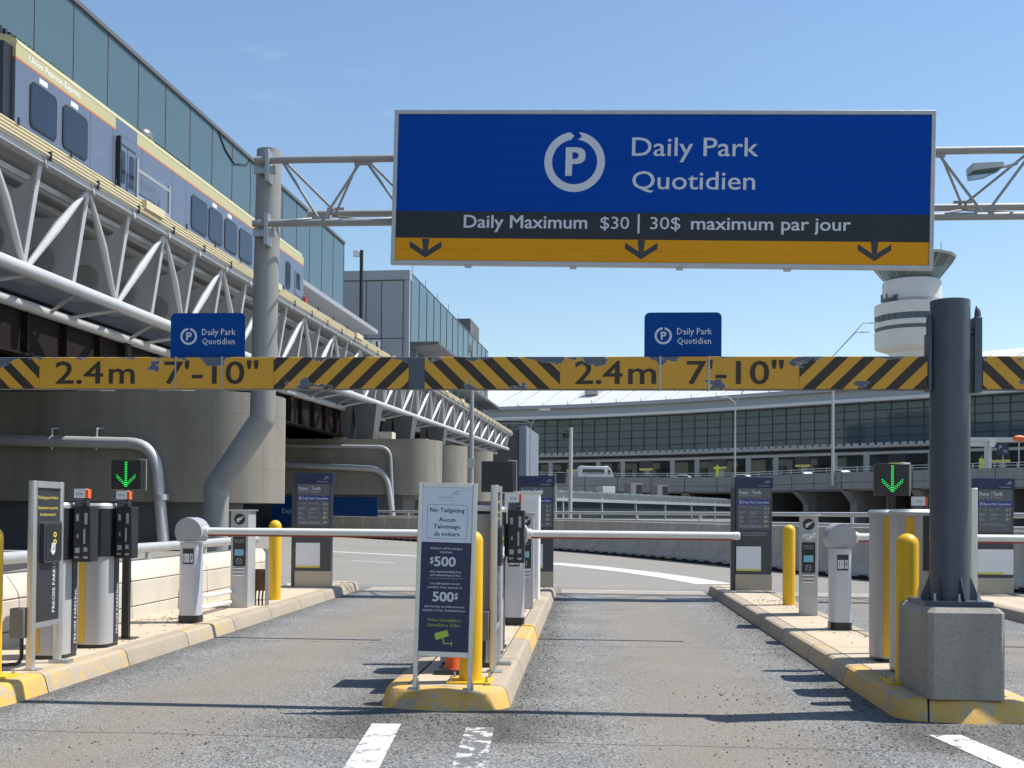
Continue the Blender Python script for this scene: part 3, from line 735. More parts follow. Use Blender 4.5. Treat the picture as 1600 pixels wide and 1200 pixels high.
kiosk((-4.74, 18.78, .15), 'dark parking rate board behind the left barrier arm, beside the left yellow bollard', 'Daily Park | Quotidien', ROWS)
kiosk((-.93, 19.52, .15), 'dark parking rate board partly hidden behind the exit terminal on the middle island', 'Daily Park | Quotidien', ROWS)
kiosk((2.86, 19.45, .15), 'dark parking rate board on the right island, where the middle arm ends', 'Daily Park | Quotidien', ROWS)
kiosk((6.87, 19.28, .15), 'dark parking rate board at the right edge, headed with the express rates', 'Express Park | Courte duree', [('0 - 20 min', '0 - 20 min', '5'), ('Each add./20 min', 'Chaque 20/minutes', '5'), ('Daily/maximum', 'Par jour', '50')], 'right')

def ticket_machine(loc, lab):
    """grey machine: rounded body, black hood round its upper front, reader slab on the lane side with a white topper"""
    t = thing('ticket_machine', lab, 'ticket machine', loc, 0, 'ticket machines at the lane entry')
    mb = MB(); mb.prism(rrect(-.155, .155, -.195, .195, .10, 8), .035, 1.31); mb.build('body', M_CABGREY, t)
    mb = MB(); mb.prism(rrect(-.152, .152, -.192, .192, .10, 8), 0, .034); mb.build('plinth', M_BLACK, t)
    mb = MB(); pol = rrect(-.17, .172, -.21, .21, .11, 8); mb.rings([[(p[0], p[1], 1.311) for p in pol], [(p[0], p[1], 1.338) for p in pol], [(p[0] * .9, p[1] * .9, 1.362) for p in pol]], True, True); mb.build('lid', M_GALVP, t)
    mb = MB(); hp = [(.035, -.207)] + [q for q in rrect(-.17, .168, -.207, .207, .105, 8) if q[0] > .035] + [(.035, .207)]
    mb.prism(hp, .86, 1.308); mb.build('hood', M_BLACK, t)
    mb = MB(); mb.prism([(-.104, -.1875), (-.098, -.1915), (-.055, -.1965), (-.036, -.1985), (-.036, -.19), (-.1, -.18)], .05, 1.30); mb.build('yellow_stripe', M_STRIPEY, t)
    mb = MB(); mb.box(.1555, .162, .0, .095, .04, .855); dk = mb.build('dark_front', M_DARK, t)
    mb = MB(); mb.text('PRECISE PARKLINK', (.1626, .075, .12), .040, (0, 0, 1), (0, -1, 0), .48, 'LEFT', .015, 0); mb.build('lettering', M_LETTER, dk, smooth=0)
    # reader slab beside the machine, facing the driver
    mb = MB(); mb.box(.19, .345, -.06, .10, .84, 1.33); mb.box(.165, .191, -.03, .06, .9, 1.2); rd = mb.build('reader', M_BLACK, t, .008)
    mb = MB(); f = -.0635
    mb.box(.197, .262, f, -.06, .86, 1.31, 0); mb.box(.27, .338, f, -.06, .86, 1.31, 0); mb.build('reader_face', M_DARK, rd)
    mb = MB(); f = -.0650
    for (a, b, c, d) in ((.215, .24, 1.20, 1.26), (.292, .318, 1.17, 1.27), (.225, .238, 1.05, 1.085), (.21, .25, .92, .965), (.283, .30, 1.0, 1.13), (.288, .32, .93, .97), (.205, .245, .875, .89), (.285, .325, .87, .89)): mb.box(a, b, f, -.0636, c, d)
    mb.build('reader_symbols', M_CABGREY, rd, smooth=0)
    mb = MB(); mb.box(.21, .25, -.075, -.0637, 1.0, 1.02); mb.build('card_slot', M_BLACK, rd)
    mb = MB(); mb.box(.195, .31, -.06, .0, 1.331, 1.40); tp = mb.build('topper', M_DARK, t, .003)
    mb = MB(); mb.box(.192, .295, -.063, .003, 1.401, 1.482, 0); mb.box(.2955, .318, -.062, .002, 1.401, 1.478, 1); mb.build('topper_cap', [M_WHITE, M_ORANGE], tp)
    mb = MB(); f = -.0606
    for k in range(3): mb.text(('Insert ticket or', 'credit card / carte', 'Help: press')[k], (.2, f, 1.384 - k * .02), .010, ext=0)
    mb.build('topper_text', M_LETTER, tp, smooth=0)
    mb = MB(); mb.text('((tap', (.21, -.0636, 1.43), .024, ext=0); mb.build('tap_text', M_KIOSKP, tp, smooth=0)
    return t
LBL = [('grey ticket machine half hidden by the narrow permit sign on the left island', 'grey ticket machine with a yellow stripe, farther of the two on the left island'),
       ('grey ticket machine on the middle island, partly behind the tailgating sign and yellow bollard', 'grey ticket machine on the middle island, just before the barrier gate'),
       ('grey ticket machine half hidden behind the near right bollard and dark column', 'grey ticket machine with a yellow stripe, leftmost behind the near right bollard')]
for k, x in enumerate((-4.70, -.97, 2.70)):
    if k != 1: ticket_machine((x, 9.43, .15), LBL[k][0])
    ticket_machine((x + .03, 10.23, .15), LBL[k][1])

cb = thing('utility_cabinet', 'tall plain grey cabinet on the middle island behind the tailgating sign and yellow bollard', 'cabinet', (-1.02, 9.45, .15))
mb = MB(); mb.prism(rrect(-.225, .225, -.2, .2, .015, 2), .04, 1.29); mb.build('body', M_CABGREY, cb)
mb = MB(); mb.prism(rrect(-.21, .21, -.19, .19, .015, 2), 0, .039); mb.build('plinth', M_BLACK, cb)
mb = MB(); mb.box(-.215, .215, -.19, .19, 1.291, 1.315); mb.build('shadow_gap', M_BLACK, cb)
mb = MB(); mb.box(-.245, .245, -.22, .22, 1.316, 1.365); mb.build('lid', M_ALU, cb, .004)
mb = MB(); mb.box(.196, .204, -.2035, -.2005, .06, 1.28); mb.build('door_seam', M_DARK, cb)
def permit_sign(loc, lab):
    """narrow aluminium frame standing along the kerb with a black card holder facing the lane"""
    t = thing('permit_sign', lab, 'sign', loc, 0, 'narrow permit holder signs')
    mb = MB()
    for y in (0, .45): mb.prism(rrect(-.028, .028, y - .028, y + .028, .008, 3), 0, 1.53)
    mb.prism([(-.028, .029), (.028, .029), (.028, .421), (-.028, .421)], 1.475, 1.53); mb.prism([(-.02, .029), (.02, .029), (.02, .421), (-.02, .421)], .33, .375)
    fr = mb.build('frame', M_ALU, t, .002)
    mb = MB(); mb.box(-.014, .014, .029, .421, .376, 1.474); pn = mb.build('panel', M_DARK, t)
    mb = MB(); x = .0148
    mb.text('Parking pass holders', (x, .06, 1.385), .026, (0, 1, 0), (0, 0, 1), .33, bold=.01, ext=0); mb.text('Detenteurs de permis', (x, .06, 1.30), .026, (0, 1, 0), (0, 0, 1), .33, bold=.01, ext=0); mb.text('de stationnement', (x, .09, 1.245), .026, (0, 1, 0), (0, 0, 1), .26, bold=.01, ext=0)
    mb.build('lettering', M_TEXTY, pn, smooth=0)
    mb = MB(); mb.text('PRECISE PARKLINK', (x, .36, .44), .045, (0, 0, 1), (0, -1, 0), .5, 'LEFT', .018, 0); mb.build('maker_lettering', M_LETTER, pn, smooth=0)
    mb = MB(); mb.prism(rrect(.10, .40, .86, 1.20, .03, 4), .0145, .05, 'x'); bx_ = mb.build('card_reader', M_KIOSK, t)
    mb = MB(); mb.prism(rrect(.12, .38, .88, 1.18, .025, 4), .0505, .054, 'x'); mb.build('reader_face', M_BLACK, bx_)
    mb = MB(); x = .0556
    for cz in (1.09, 1.03): mb.rings([[(x, .27 + .028 * cos(2 * pi * j / 12), cz + .022 * sin(2 * pi * j / 12)) for j in range(12)], [(x, .27 + .014 * cos(2 * pi * j / 12), cz + .011 * sin(2 * pi * j / 12)) for j in range(12)]], True, False)
    mb.build('key_symbol', M_TEXTY, bx_, smooth=0)
    mb = MB(); mb.tube([(.06, .22, 1.02), (.06, .20, .95), (.06, .22, .93), (.06, .245, .95), (.06, .25, 1.02)], .009, 6); mb.build('hand_symbol', M_WHITE, bx_)
    mb = MB(); mb.box(-.05, .085, -.05, .05, .001, .012); mb.box(-.05, .12, .40, .50, .001, .03); mb.build('foot_plate', M_GALV, t, .003)
    mb = MB(); mb.box(-.15, -.03, -.06, .05, .26, .50); jb = mb.build('junction_box', M_GREYBOX, t, .006)
    mb = MB(); mb.tube(fillet([(-.075, 0, .26), (-.075, 0, .1), (-.09, -.02, .05), (-.28, -.08, .04), (-.31, -.08, .0)], .06), .016, 8); mb.build('conduit', M_BLACK, t)
    return t
permit_sign((-4.49, 8.62, .15), 'tall narrow aluminium sign with a black card holder panel, left of the ticket machines')
permit_sign((-.775, 9.0, .15), 'narrow aluminium sign frame on the middle island, seen almost edge-on')
permit_sign((3.035, 8.95, .15), 'narrow pale sign frame standing just right of the dark column')

def led_sign(loc, lab, lit=True):
    t = thing('lane_signal', lab, 'lane signal', loc, 0, 'lane arrow signals on the islands')
    mb = MB(); mb.box(-.035, -.005, -.03, .03, 0, 1.50); mb.box(.01, .035, -.03, .03, 0, 1.50); mb.box(-.1, .1, -.1, .1, 0, .012); mb.build('post', M_BLACK, t)
    mb = MB(); mb.box(-.155, .155, -.05, .05, 1.505, 1.805); bxh = mb.build('housing', M_BLACK, t, .006)
    mb = MB(); mb.tube([(.18, .02, 1.5), (.18, .02, 1.81), (.10, .02, 1.815)], .008, 6); mb.build('cable', M_GALV, t)
    if lit:
        mb = MB(); dots = [(0, .125 - .0185 * k) for k in range(14)]
        for s in (-1, 1): dots += [(s * .0155 * k, -.118 + .0155 * k) for k in range(1, 7)] + [(s * (.0155 * k), -.118 + .022 + .0155 * k) for k in range(1, 7)]
        for dx in (-.0065, .0065):
            for (a, b) in dots:
                if a and dx > 0: continue
                mb.M = Matrix.Translation((a + (dx if a == 0 else 0), -.0505, 1.655 + b)); mb.lathe([(.0048, 0), (.0048, -.003), (.0025, -.005)], seg=6, axis='y')
        mb.build('arrow_lights', M_LED, bxh)
    return t
led_sign((-4.66, 10.85, .15), 'black lane signal with lit green arrow in front of the dark concrete pier')
led_sign((2.88, 10.75, .15), 'black lane signal with lit green arrow just left of the dark column')
led_sign((-.89, 10.7, .15), 'black lane signal without a lit arrow, seen above the middle ticket machines', False)

# ================================================================ tailgating sign, cone
NT_ = thing('warning_sign', 'tall tailgating warning sign in an aluminium frame at the nose of the middle island', 'sign', (-1.065, 8.05, .152))
TM = Matrix.Rotation(radians(1.25), 4, 'Y')
w = .434; mb = MB(TM)
for sx in (-1, 1): mb.box(sx * w / 2 - .016 - sx * .016, sx * w / 2 + .016 - sx * .016, -.018, .018, 0, 1.518)
mb.box(-w / 2 + .0325, w / 2 - .0325, -.018, .018, 1.484, 1.518); mb.box(-w / 2 + .0325, w / 2 - .0325, -.018, .018, .24, .28)
mb.build('frame', M_ALU, NT_, .003)
mb = MB()
for sx in (-1, 1):
    q = sx * (w / 2 - .016); mb.box(q - .05, q + .03, -.06, .05, .0, .008); mb.prism([(q + .018, .008), (q + .03, .008), (q + .026, .08)], -.02, .02, 'y')
pieces(mb, 'foot_plate', M_GALV, NT_)
iw = w / 2 - .033
mb = MB(TM); mb.box(-iw, iw, -.012, .012, 1.0805, 1.4835); wp = mb.build('white_panel', mat('panel_white', (.62, .68, .76), .4, 0, .04, 3), NT_)
mb = MB(TM); mb.box(-iw, iw, -.012, .012, .2805, 1.08); np_ = mb.build('navy_panel', M_NAVY, NT_)
y = -.0126
mb = MB(TM); mb.text('Toronto Pearson', (-.01, y, 1.404), .0135, width=.113, align='CENTER', ext=0); plane_mark(mb, .028, 1.418, .04, y)
mb.text('Partners in your journey', (-.01, y, 1.388), .006, width=.11, align='CENTER', ext=0); mb.build('airport_mark', M_GREYBOX, wp, smooth=0)
mb = MB(TM)
for s_, z, ww in (('No Tailgating', 1.302, .255), ('Aucun', 1.232, .123), ('Talonnage', 1.182, .197), ('de voiture', 1.127, .19)):
    mb.text(s_, (0, y, z), .0315, width=ww, align='CENTER', bold=.012, ext=0)
o_, i_ = rrect(-.149, .149, 1.106, 1.357, .022, 5), rrect(-.1465, .1465, 1.1085, 1.3545, .02, 5)
for k in range(len(o_)):
    j = (k + 1) % len(o_); mb.quad((o_[k][0], y, o_[k][1]), (o_[j][0], y, o_[j][1]), (i_[j][0], y, i_[j][1]), (i_[k][0], y, i_[k][1]))
mb.build('lettering', M_NAVY, wp, smooth=0)
mb = MB(TM)
for s_, z, ww in (('Violators will be charged', 1.029, .236), ('minimum', 1.002, .09), ('plus unpaid parking fees', .858, .229), ('and administration fees', .832, .226),
                  ('Les délinquants seront', .771, .215), ("passibles d'une amende de", .743, .254), ('plus les frais de stationnement', .602, .293), ("impayés et frais d'administration.", .574, .32)):
    mb.text(s_, (0, y, z), .0155, width=ww, align='CENTER', ext=0, bold=.012)
mb.text('$', (-.118, y, .925), .045, width=.028, bold=.012, ext=0); mb.text('500', (-.083, y, .906), .067, width=.153, bold=.028, ext=0)
mb.text('500', (-.088, y, .648), .067, width=.153, bold=.028, ext=0); mb.text('$', (.071, y, .667), .045, width=.027, bold=.012, ext=0)
mb.quad((-.133, y, .815), (.133, y, .815), (.133, y, .8165), (-.133, y, .8165))
mb.build('lettering', M_LETTER, np_, smooth=0)
mb = MB(TM)
mb.text('Video Surveillance', (0, y, .499), .025, width=.244, align='CENTER', ext=0, bold=.006); mb.text('Surveillance Vidéo', (0, y, .462), .025, width=.244, align='CENTER', ext=0, bold=.006)
mb.build('surveillance_text', M_TEXTG, np_, smooth=0)
def q_(px, py): return ((px / 6 + 635 - 691.7) / 213 * 1.0, y, (1078 - (py / 6 + 885)) / 213)
mb = MB(TM); mb.add([q_(253, 650), q_(264, 688), q_(280, 692), q_(390, 652), q_(372, 597), q_(262, 630)], [(0, 1, 2, 3, 4, 5)])
mb.quad(q_(330, 676), q_(340, 728), q_(350, 724), q_(341, 672)); mb.quad(q_(340, 729), q_(411, 727), q_(411, 719), q_(350, 721)); mb.quad(q_(412, 748), q_(420, 748), q_(420, 703), q_(412, 703))
mb.build('camera_symbol', M_LIME, np_, smooth=0)

cn = thing('traffic_cone', 'orange traffic cone lying low behind the yellow bollard on the middle island', 'traffic cone', (-1.06, 8.95, .152))
cn['label'] = 'orange traffic cone standing behind the yellow bollard on the middle island'
mb = MB(); mb.prism(rrect(-.17, .17, -.17, .17, .03), .0, .035); mb.build('base', M_BLACK, cn, .004)
mb = MB(); mb.lathe([(.115, .036), (.105, .05), (.03, .42), (.024, .425)], seg=24); cc = mb.build('cone', M_ORANGE, cn)
mb = MB(); mb.lathe([(.0765, .19), (.056, .297)], seg=24); mb.f = [f for f in mb.f if len(f) == 4]; mb.mi = [0] * len(mb.f); mb.build('white_band', M_WHITE, cc)

# white cabinet farther along the middle island
wc = thing('service_cabinet', 'white service cabinet on the middle island, seen behind the black unlit lane signal', 'cabinet', (-1.02, 17.0, .15))
mb = MB(); mb.prism(rrect(-.27, .27, -.22, .22, .03), 0, 1.60); mb.build('body', M_WHITE, wc)
mb = MB(); mb.box(-.29, .29, -.24, .24, 1.601, 1.64); mb.build('lid', M_ALU, wc, .005)
mb = MB(); mb.box(-.22, .22, -.224, -.2205, .1, 1.5); d_ = mb.build('door', M_CARW, wc)
mb = MB(); mb.box(.15, .175, -.245, -.2245, .8, .92); mb.build('handle', M_BLACK, d_)

# rusty half-open box beside the left exit terminal
rb = thing('metal_stand', 'small rusty open metal stand between the left exit terminal and the yellow bollard', 'metal stand', (-4.52, 14.95, .15))
mb = MB(); mb.box(-.10, .10, -.006, .006, .20, .50); mb.build('plate', M_RUST, rb)
mb = MB(); mb.box(.075, .115, -.03, .03, 0, .78); mb.box(-.115, -.10, -.02, .02, 0, .5); mb.build('post', M_GALV, rb)
mb = MB(); mb.lathe([(.038, -.010), (.038, -.0065)], (.05, 0, .42), 16, axis='y'); mb.build('hole', M_CORE, rb)
mb = MB()
for k in range(3): mb.tube([(-.07 + .05 * k, 0, 0), (-.075 + .05 * k, .02, .12), (-.06 + .05 * k, 0, .21)], .012, 6)
pieces(mb, 'cable', M_BLACK, rb)
cd = thing('conduit_pipes', 'two white bent cable conduits running from the left barrier gate to the exit terminal', 'pipes', (-4.8, 12.9, .15))
for a, b in ((.62, .24), (.5, .10)):
    mb = MB(); mb.tube(fillet([(.02, 0, a + .3), (.02, .05, b + .12), (.04, .4, b), (.02, 1.62, b - .02)], .25, 7), .026, 10); mb.build('conduit', M_WHITE, cd)

# ================================================================ parapet with pipe rail on the left
pp = thing('parapet_wall', 'cream concrete parapet wall along the left island, weathered and jointed', 'wall', (-5.45, 0, 0))
prof = [(0.0, -.02), (0.0, .16), (.10, .28), (.10, .60), (-.0, .74), (-.02, .81), (-.30, .81), (-.30, -.02)]
prof = [(.03, .0), (.03, .30), (.02, .31), (.02, .56), (.0, .57), (-.10, .815), (-.38, .815), (-.38, .0)]
courses = [[(.035, .0), (.035, .29), (-.37, .29), (-.37, 0)], [(.03, .30), (.025, .59), (-.37, .59), (-.37, .30)], [(.02, .60), (.005, .66), (-.10, .815), (-.38, .815), (-.38, .60)]]
yy = 5.0; mb = MB(); ph = 0
while yy < 18.6:
    ye = min(yy + 2.6, 18.6)
    for c_ in courses: mb.prism(c_, yy, ye - .016, 'y')
    yy = ye
mb.build('wall', M_PARAPET, pp, .008)
mb = MB(); mb.prism([(.005, 0), (.0, .6), (-.11, .79), (-.35, .79), (-.35, 0)], 5.0, 18.58, 'y'); mb.build('joint_filler', mat('joint_mortar', (.22, .18, .13), .95, 0, .2, 5), pp)
rl = thing('pipe_rail', 'pale grey pipe handrail on top of the cream parapet', 'handrail', (-5.65, 0, .815))
mb = MB(); mb.tube([(0, 5, .155), (0, 18.4, .155)], .062, 16); mb.build('rail', M_GALVP, rl)
for k in range(7):
    mb = MB(Matrix.Translation((0, 5.4 + 2.1 * k, 0))); mb.tube([(0, 0, .0), (0, 0, .10)], .03, 10); mb.box(-.06, .06, -.08, .08, .0, .012); mb.build('post', M_GALVP, rl)

# ================================================================ sign gantry
GY = 20.0
gn = thing('sign_gantry', 'grey tubular steel truss gantry on a bent round pole, carrying the big blue sign', 'gantry', (-6.9, GY, 0))
def L(px, py, yy=GY): v = P(px, py, yy); return (v.x + 6.9, v.y - GY, v.z)
TOPZ, BOTZ, MIDZ, BACK = L(500, 249)[2], L(500, 348)[2], 7.28, 1.15
q1, q2, q3 = L(421, 236, GY + .42), L(410, 655, GY + .42), L(338, 762, GY + .42)
pole = fillet([(q1[0], .42, q1[2]), (q2[0], .42, q2[2]), (q3[0], .42, q3[2]), (q3[0], .42, 0)], .01, 1)
mb = MB(); mb.tube(pole, .235, 28); mb.build('pole', M_POLE, gn, smooth=50)
X0, X1 = L(398, 248)[0], 21.0
for nm, yy, zz, x0 in (('top_chord', 0, TOPZ, X0), ('bottom_chord', 0, BOTZ, X0 - .02), ('back_chord', BACK, MIDZ, L(482, 316, GY + BACK)[0])):
    mb = MB(); mb.tube([(x0, yy, zz), (X1, yy, zz)], .068, 14); mb.build(nm, M_POLE, gn)
xs_ = []; x = L(485, 347)[0]; stp = 1.72
top = [L(438, 260)[0], L(568, 255)[0]]
while top[-1] < X1 - 2: top.append(top[-1] + stp)
bot = [(top[i] + top[i + 1]) / 2 for i in range(len(top) - 1)]
for i in range(len(bot)):
    mb = MB(); mb.tube([(top[i] + .05, 0, TOPZ - .05), (bot[i] - .03, 0, BOTZ + .05)], .026, 8); mb.build('brace', M_POLE, gn)
    mb = MB(); mb.tube([(top[i + 1] - .05, 0, TOPZ - .05), (bot[i] + .03, 0, BOTZ + .05)], .026, 8); mb.build('brace', M_POLE, gn)
    mb = MB(); mb.tube([(top[i] + .1, .02, TOPZ - .05), (bot[i] - .02, BACK, MIDZ + .05)], .024, 8); mb.tube([(top[i + 1] - .1, .02, TOPZ - .05), (bot[i] + .02, BACK, MIDZ + .05)], .024, 8)
    mb.tube([(bot[i], BACK, MIDZ - .05), (top[i], .03, BOTZ + .04)], .022, 8); mb.tube([(bot[i], BACK, MIDZ - .05), (top[i + 1], .03, BOTZ + .04)], .022, 8); pieces(mb, 'back_brace', M_POLE, gn)
    mb = MB(); mb.box(bot[i] - .17, bot[i] + .17, -.018, .018, BOTZ + .055, BOTZ + .12); mb.box(top[i + 1] - .17, top[i + 1] + .17, -.018, .018, TOPZ - .12, TOPZ - .055); mb.box(bot[i] - .17, bot[i] + .17, BACK - .018, BACK + .018, MIDZ + .05, MIDZ + .12); pieces(mb, 'gusset', M_POLE, gn)
for zz in (TOPZ, BOTZ):
    px_ = L(421, 240)[0] if zz == TOPZ else L(419, 347)[0]
    mb = MB(); mb.box(px_ - .32, px_ + .1, .09, .16, zz - .22, zz - .06); mb.box(px_ - .06, px_ + .02, -.1, .2, zz - .42, zz + .18); pieces(mb, 'clamp', M_GALV, gn, bev=.01)
mb = MB(); mb.tube([(18.6, .42, 8.1), (18.6, .42, 0)], .235, 24); mb.build('pole', M_POLE, gn)

A, Bq = P(612, 300, GY - .22), P(1457, 300, GY - .22)
sg = thing('overhead_sign', 'large blue overhead parking sign with charcoal and amber bands and three arrows', 'road sign', ((A.x + Bq.x) / 2, GY - .22, (5.99 + 5.82) / 2 - .03))
sg.rotation_euler = (0, radians(1.02), 0)
SW = Bq.x - A.x; SH = 2.82
mb = MB(); t_ = .075
mb.box(-SW / 2, SW / 2, -.06, .06, 0, t_); mb.box(-SW / 2, SW / 2, -.06, .06, SH - t_, SH); mb.box(-SW / 2, -SW / 2 + t_, -.06, .06, t_ + .001, SH - t_ - .001); mb.box(SW / 2 - t_, SW / 2, -.06, .06, t_ + .001, SH - t_ - .001)
mb.build('frame', M_GALVP, sg, .006)
zb = SH * (415 - 374) / 237; zg = SH * (415 - 333) / 237; X = SW / 2 - t_ - .002
def panel(nm, z0, z1, m, seams):
    mb = MB(); zz = [z0] + seams + [z1]
    for a, b in zip(zz[:-1], zz[1:]): mb.box(-X, X, -.04, .02, a + .0006, b - .0006)
    return mb.build(nm, m, sg, .003)
pb = panel('blue_panel', zg, SH - t_ - .002, M_BLUE, [zg + .27 + .30 * k for k in range(5)])
pg = panel('charcoal_band', zb, zg, M_SIGNGREY, []); pa = panel('amber_band', t_ + .002, zb, M_AMBER, [t_ + (zb - t_) * .5])
S_ = SW / 845.0
def sx(px): return (px - 1035.5) * S_
def sz(py, px=1035): return SH - (py - (178 + (px - 619) * .0024)) * (SH / 240.5)
y = -.042
mb = MB(); p_logo(mb, sx(902), sz(258.5, 902), .545, y); 
mb.text('Daily Park', (sx(992), y, sz(249, 992)), .328, width=sx(1188) - sx(992), bold=.006, ext=0)
mb.text('Quotidien', (sx(993.5), y, sz(300, 993)), .318, width=sx(1184) - sx(993.5), bold=.006, ext=0); mb.build('lettering', M_LETTER, pb, smooth=0)
mb = MB(); c_ = .215; z_ = sz(361.5, 1030)
mb.text('Daily Maximum', (sx(729), y, z_), c_ * 1.06, width=sx(924) - sx(729), bold=.014, ext=0); mb.text('$30', (sx(945), y, z_), c_, width=sx(990) - sx(945), ext=0)
mb.quad((sx(1003.5), y, z_ - .08), (sx(1006.5), y, z_ - .08), (sx(1006.5), y, z_ + .27), (sx(1003.5), y, z_ + .27)); mb.text('30$', (sx(1023), y, z_), c_, width=sx(1070) - sx(1023), ext=0)
mb.text('maximum par jour', (sx(1087), y, z_), c_ * 1.04, width=sx(1332) - sx(1087), bold=.014, ext=0); mb.build('lettering', M_LETTER, pg, smooth=0)
for pxc in (668.5, 1010, 1369):
    mb = MB(); W_ = 51 * S_; cx = sx(pxc); z0 = sz(408, pxc)
    def q(a, b): return (cx + a * W_, y, z0 + b * W_)
    mb.add([q(-.5, .52), q(-.5, .33), q(0, 0), q(.5, .33), q(.5, .52), q(0, .19)], [(0, 1, 2, 5), (5, 2, 3, 4)])
    mb.add([q(-.115, .6), q(-.075, .243), q(0, .195), q(.075, .243), q(.115, .6)], [(0, 1, 2, 3, 4)]); mb.build('arrow', M_DARK, pa, smooth=0)
mb = MB()
for k in range(6): mb.box(-4.2 + 1.7 * k, -4.1 + 1.7 * k, .061, .18, .4, 2.5)
pieces(mb, 'mount_bracket', M_GALV, sg)
for k in range(4):
    mb = MB(Matrix.Translation((-3.4 + 1.9 * k, 0, 0))); mb.box(-.06, .06, -.04, .04, -.04, -.001); mb.build('drain_clip', M_GALV, sg)
mb = MB(); mb.tube([(sx(866), .02, SH), (sx(866), .02, SH + .05)], .012, 6); mb.build('lifting_eye', M_GALV, sg)
lx = P(1535, 272, GY + .3)
lt = thing('flood_light', 'grey box floodlight fixed to the gantry truss right of the big sign', 'floodlight', (lx.x, GY + .1, lx.z))
mb = MB(); mb.prism([(-.27, -.02), (.27, .04), (.27, .13), (-.27, .11)], -.1, .25, 'y'); mb.build('housing', M_GALVP, lt, .01)
mb = MB(); mb.prism([(-.25, -.12), (.02, -.08), (.26, .035), (-.26, -.025)], -.09, .24, 'y'); mb.build('lens', M_CLEARG, lt)
mb = MB(); mb.tube([(.27, .05, .08), (.45, .05, .10), (.55, .02, .14)], .03, 8); mb.build('arm', M_GALV, lt)
# ================================================================ GUIDEWAY (local frame: +y along the track, x = -lateral distance)
GA = -radians(2.96)
def gthing(name, label, cat, group=None, loc=(0, 0, 0)):
    t = thing(name, label, cat, (0, 0, 0), GA, group); t.location = Matrix.Rotation(GA, 3, 'Z') @ Vector(loc); return t
def lat_s(px, lat): return lat * (1.0149 * F_PX / (1010 - px) - .122)
def lat_x(px, s): return -s / (1.0149 * F_PX / (1010 - px) - .122)
ZT = 12.02
def zb(s): return 8.62 + max(0, s - 52) * .0152
S0, S1 = 9.0, 146.5
gw = gthing('train_guideway', 'white steel truss guideway with diagonal tubes, carrying the train', 'bridge', None, (-18, S0, 8))
OFF = Vector((18, -S0, -8))
def GM(): return MB(Matrix.Translation(OFF))
nodes = []; s = S0 + .3
k0 = 30.9 - 2.86 * 7
nodes = [k0 + 2.86 * i for i in range(48)]; nodes = [n for n in nodes if S0 <= n <= S1]
ys = [S0 + (S1 - S0) * i / 24 for i in range(25)]
mb = GM(); mb.box(-25.2, -17.98, -60, S1, ZT + .02, ZT + .26); mb.build('deck', M_TRUSS, gw)
mb = GM(); mb.box(-18.25, -17.93, S0, S1, ZT - .22, ZT + .019); mb.build('top_chord', M_TRUSS, gw, .01)
mb = GM()
for lx_ in (-19.3, -20.4, -21.5, -22.6): mb.tube([(lx_, S0, ZT - .35), (lx_, S1, ZT - .35)], .11, 8)
for lx_ in (-18.7, -19.9): mb.box(lx_ - .06, lx_ + .06, S0, S1, ZT - .62, ZT - .45)
pieces(mb, 'service_pipe', M_TRUSS, gw)
mb = GM(); mb.tube([(-18.5, y_, zb(y_)) for y_ in ys], .21, 16); mb.build('bottom_chord', M_TRUSS, gw)
mb = GM(); mb.tube([(-20.1, y_, zb(y_) - .55) for y_ in ys], .19, 12); mb.build('bottom_chord', M_TRUSS, gw)
mb = GM()
for i in range(len(ys) - 1):
    a, b = ys[i], ys[i + 1]
    mb.add([(-20.0, a, zb(a) - .62), (-24, a, zb(a) - .62), (-24, b, zb(b) - .62), (-20.0, b, zb(b) - .62)], [(0, 1, 2, 3), (3, 2, 1, 0)])
mb.build('soffit_panel', M_TRUSS, gw)
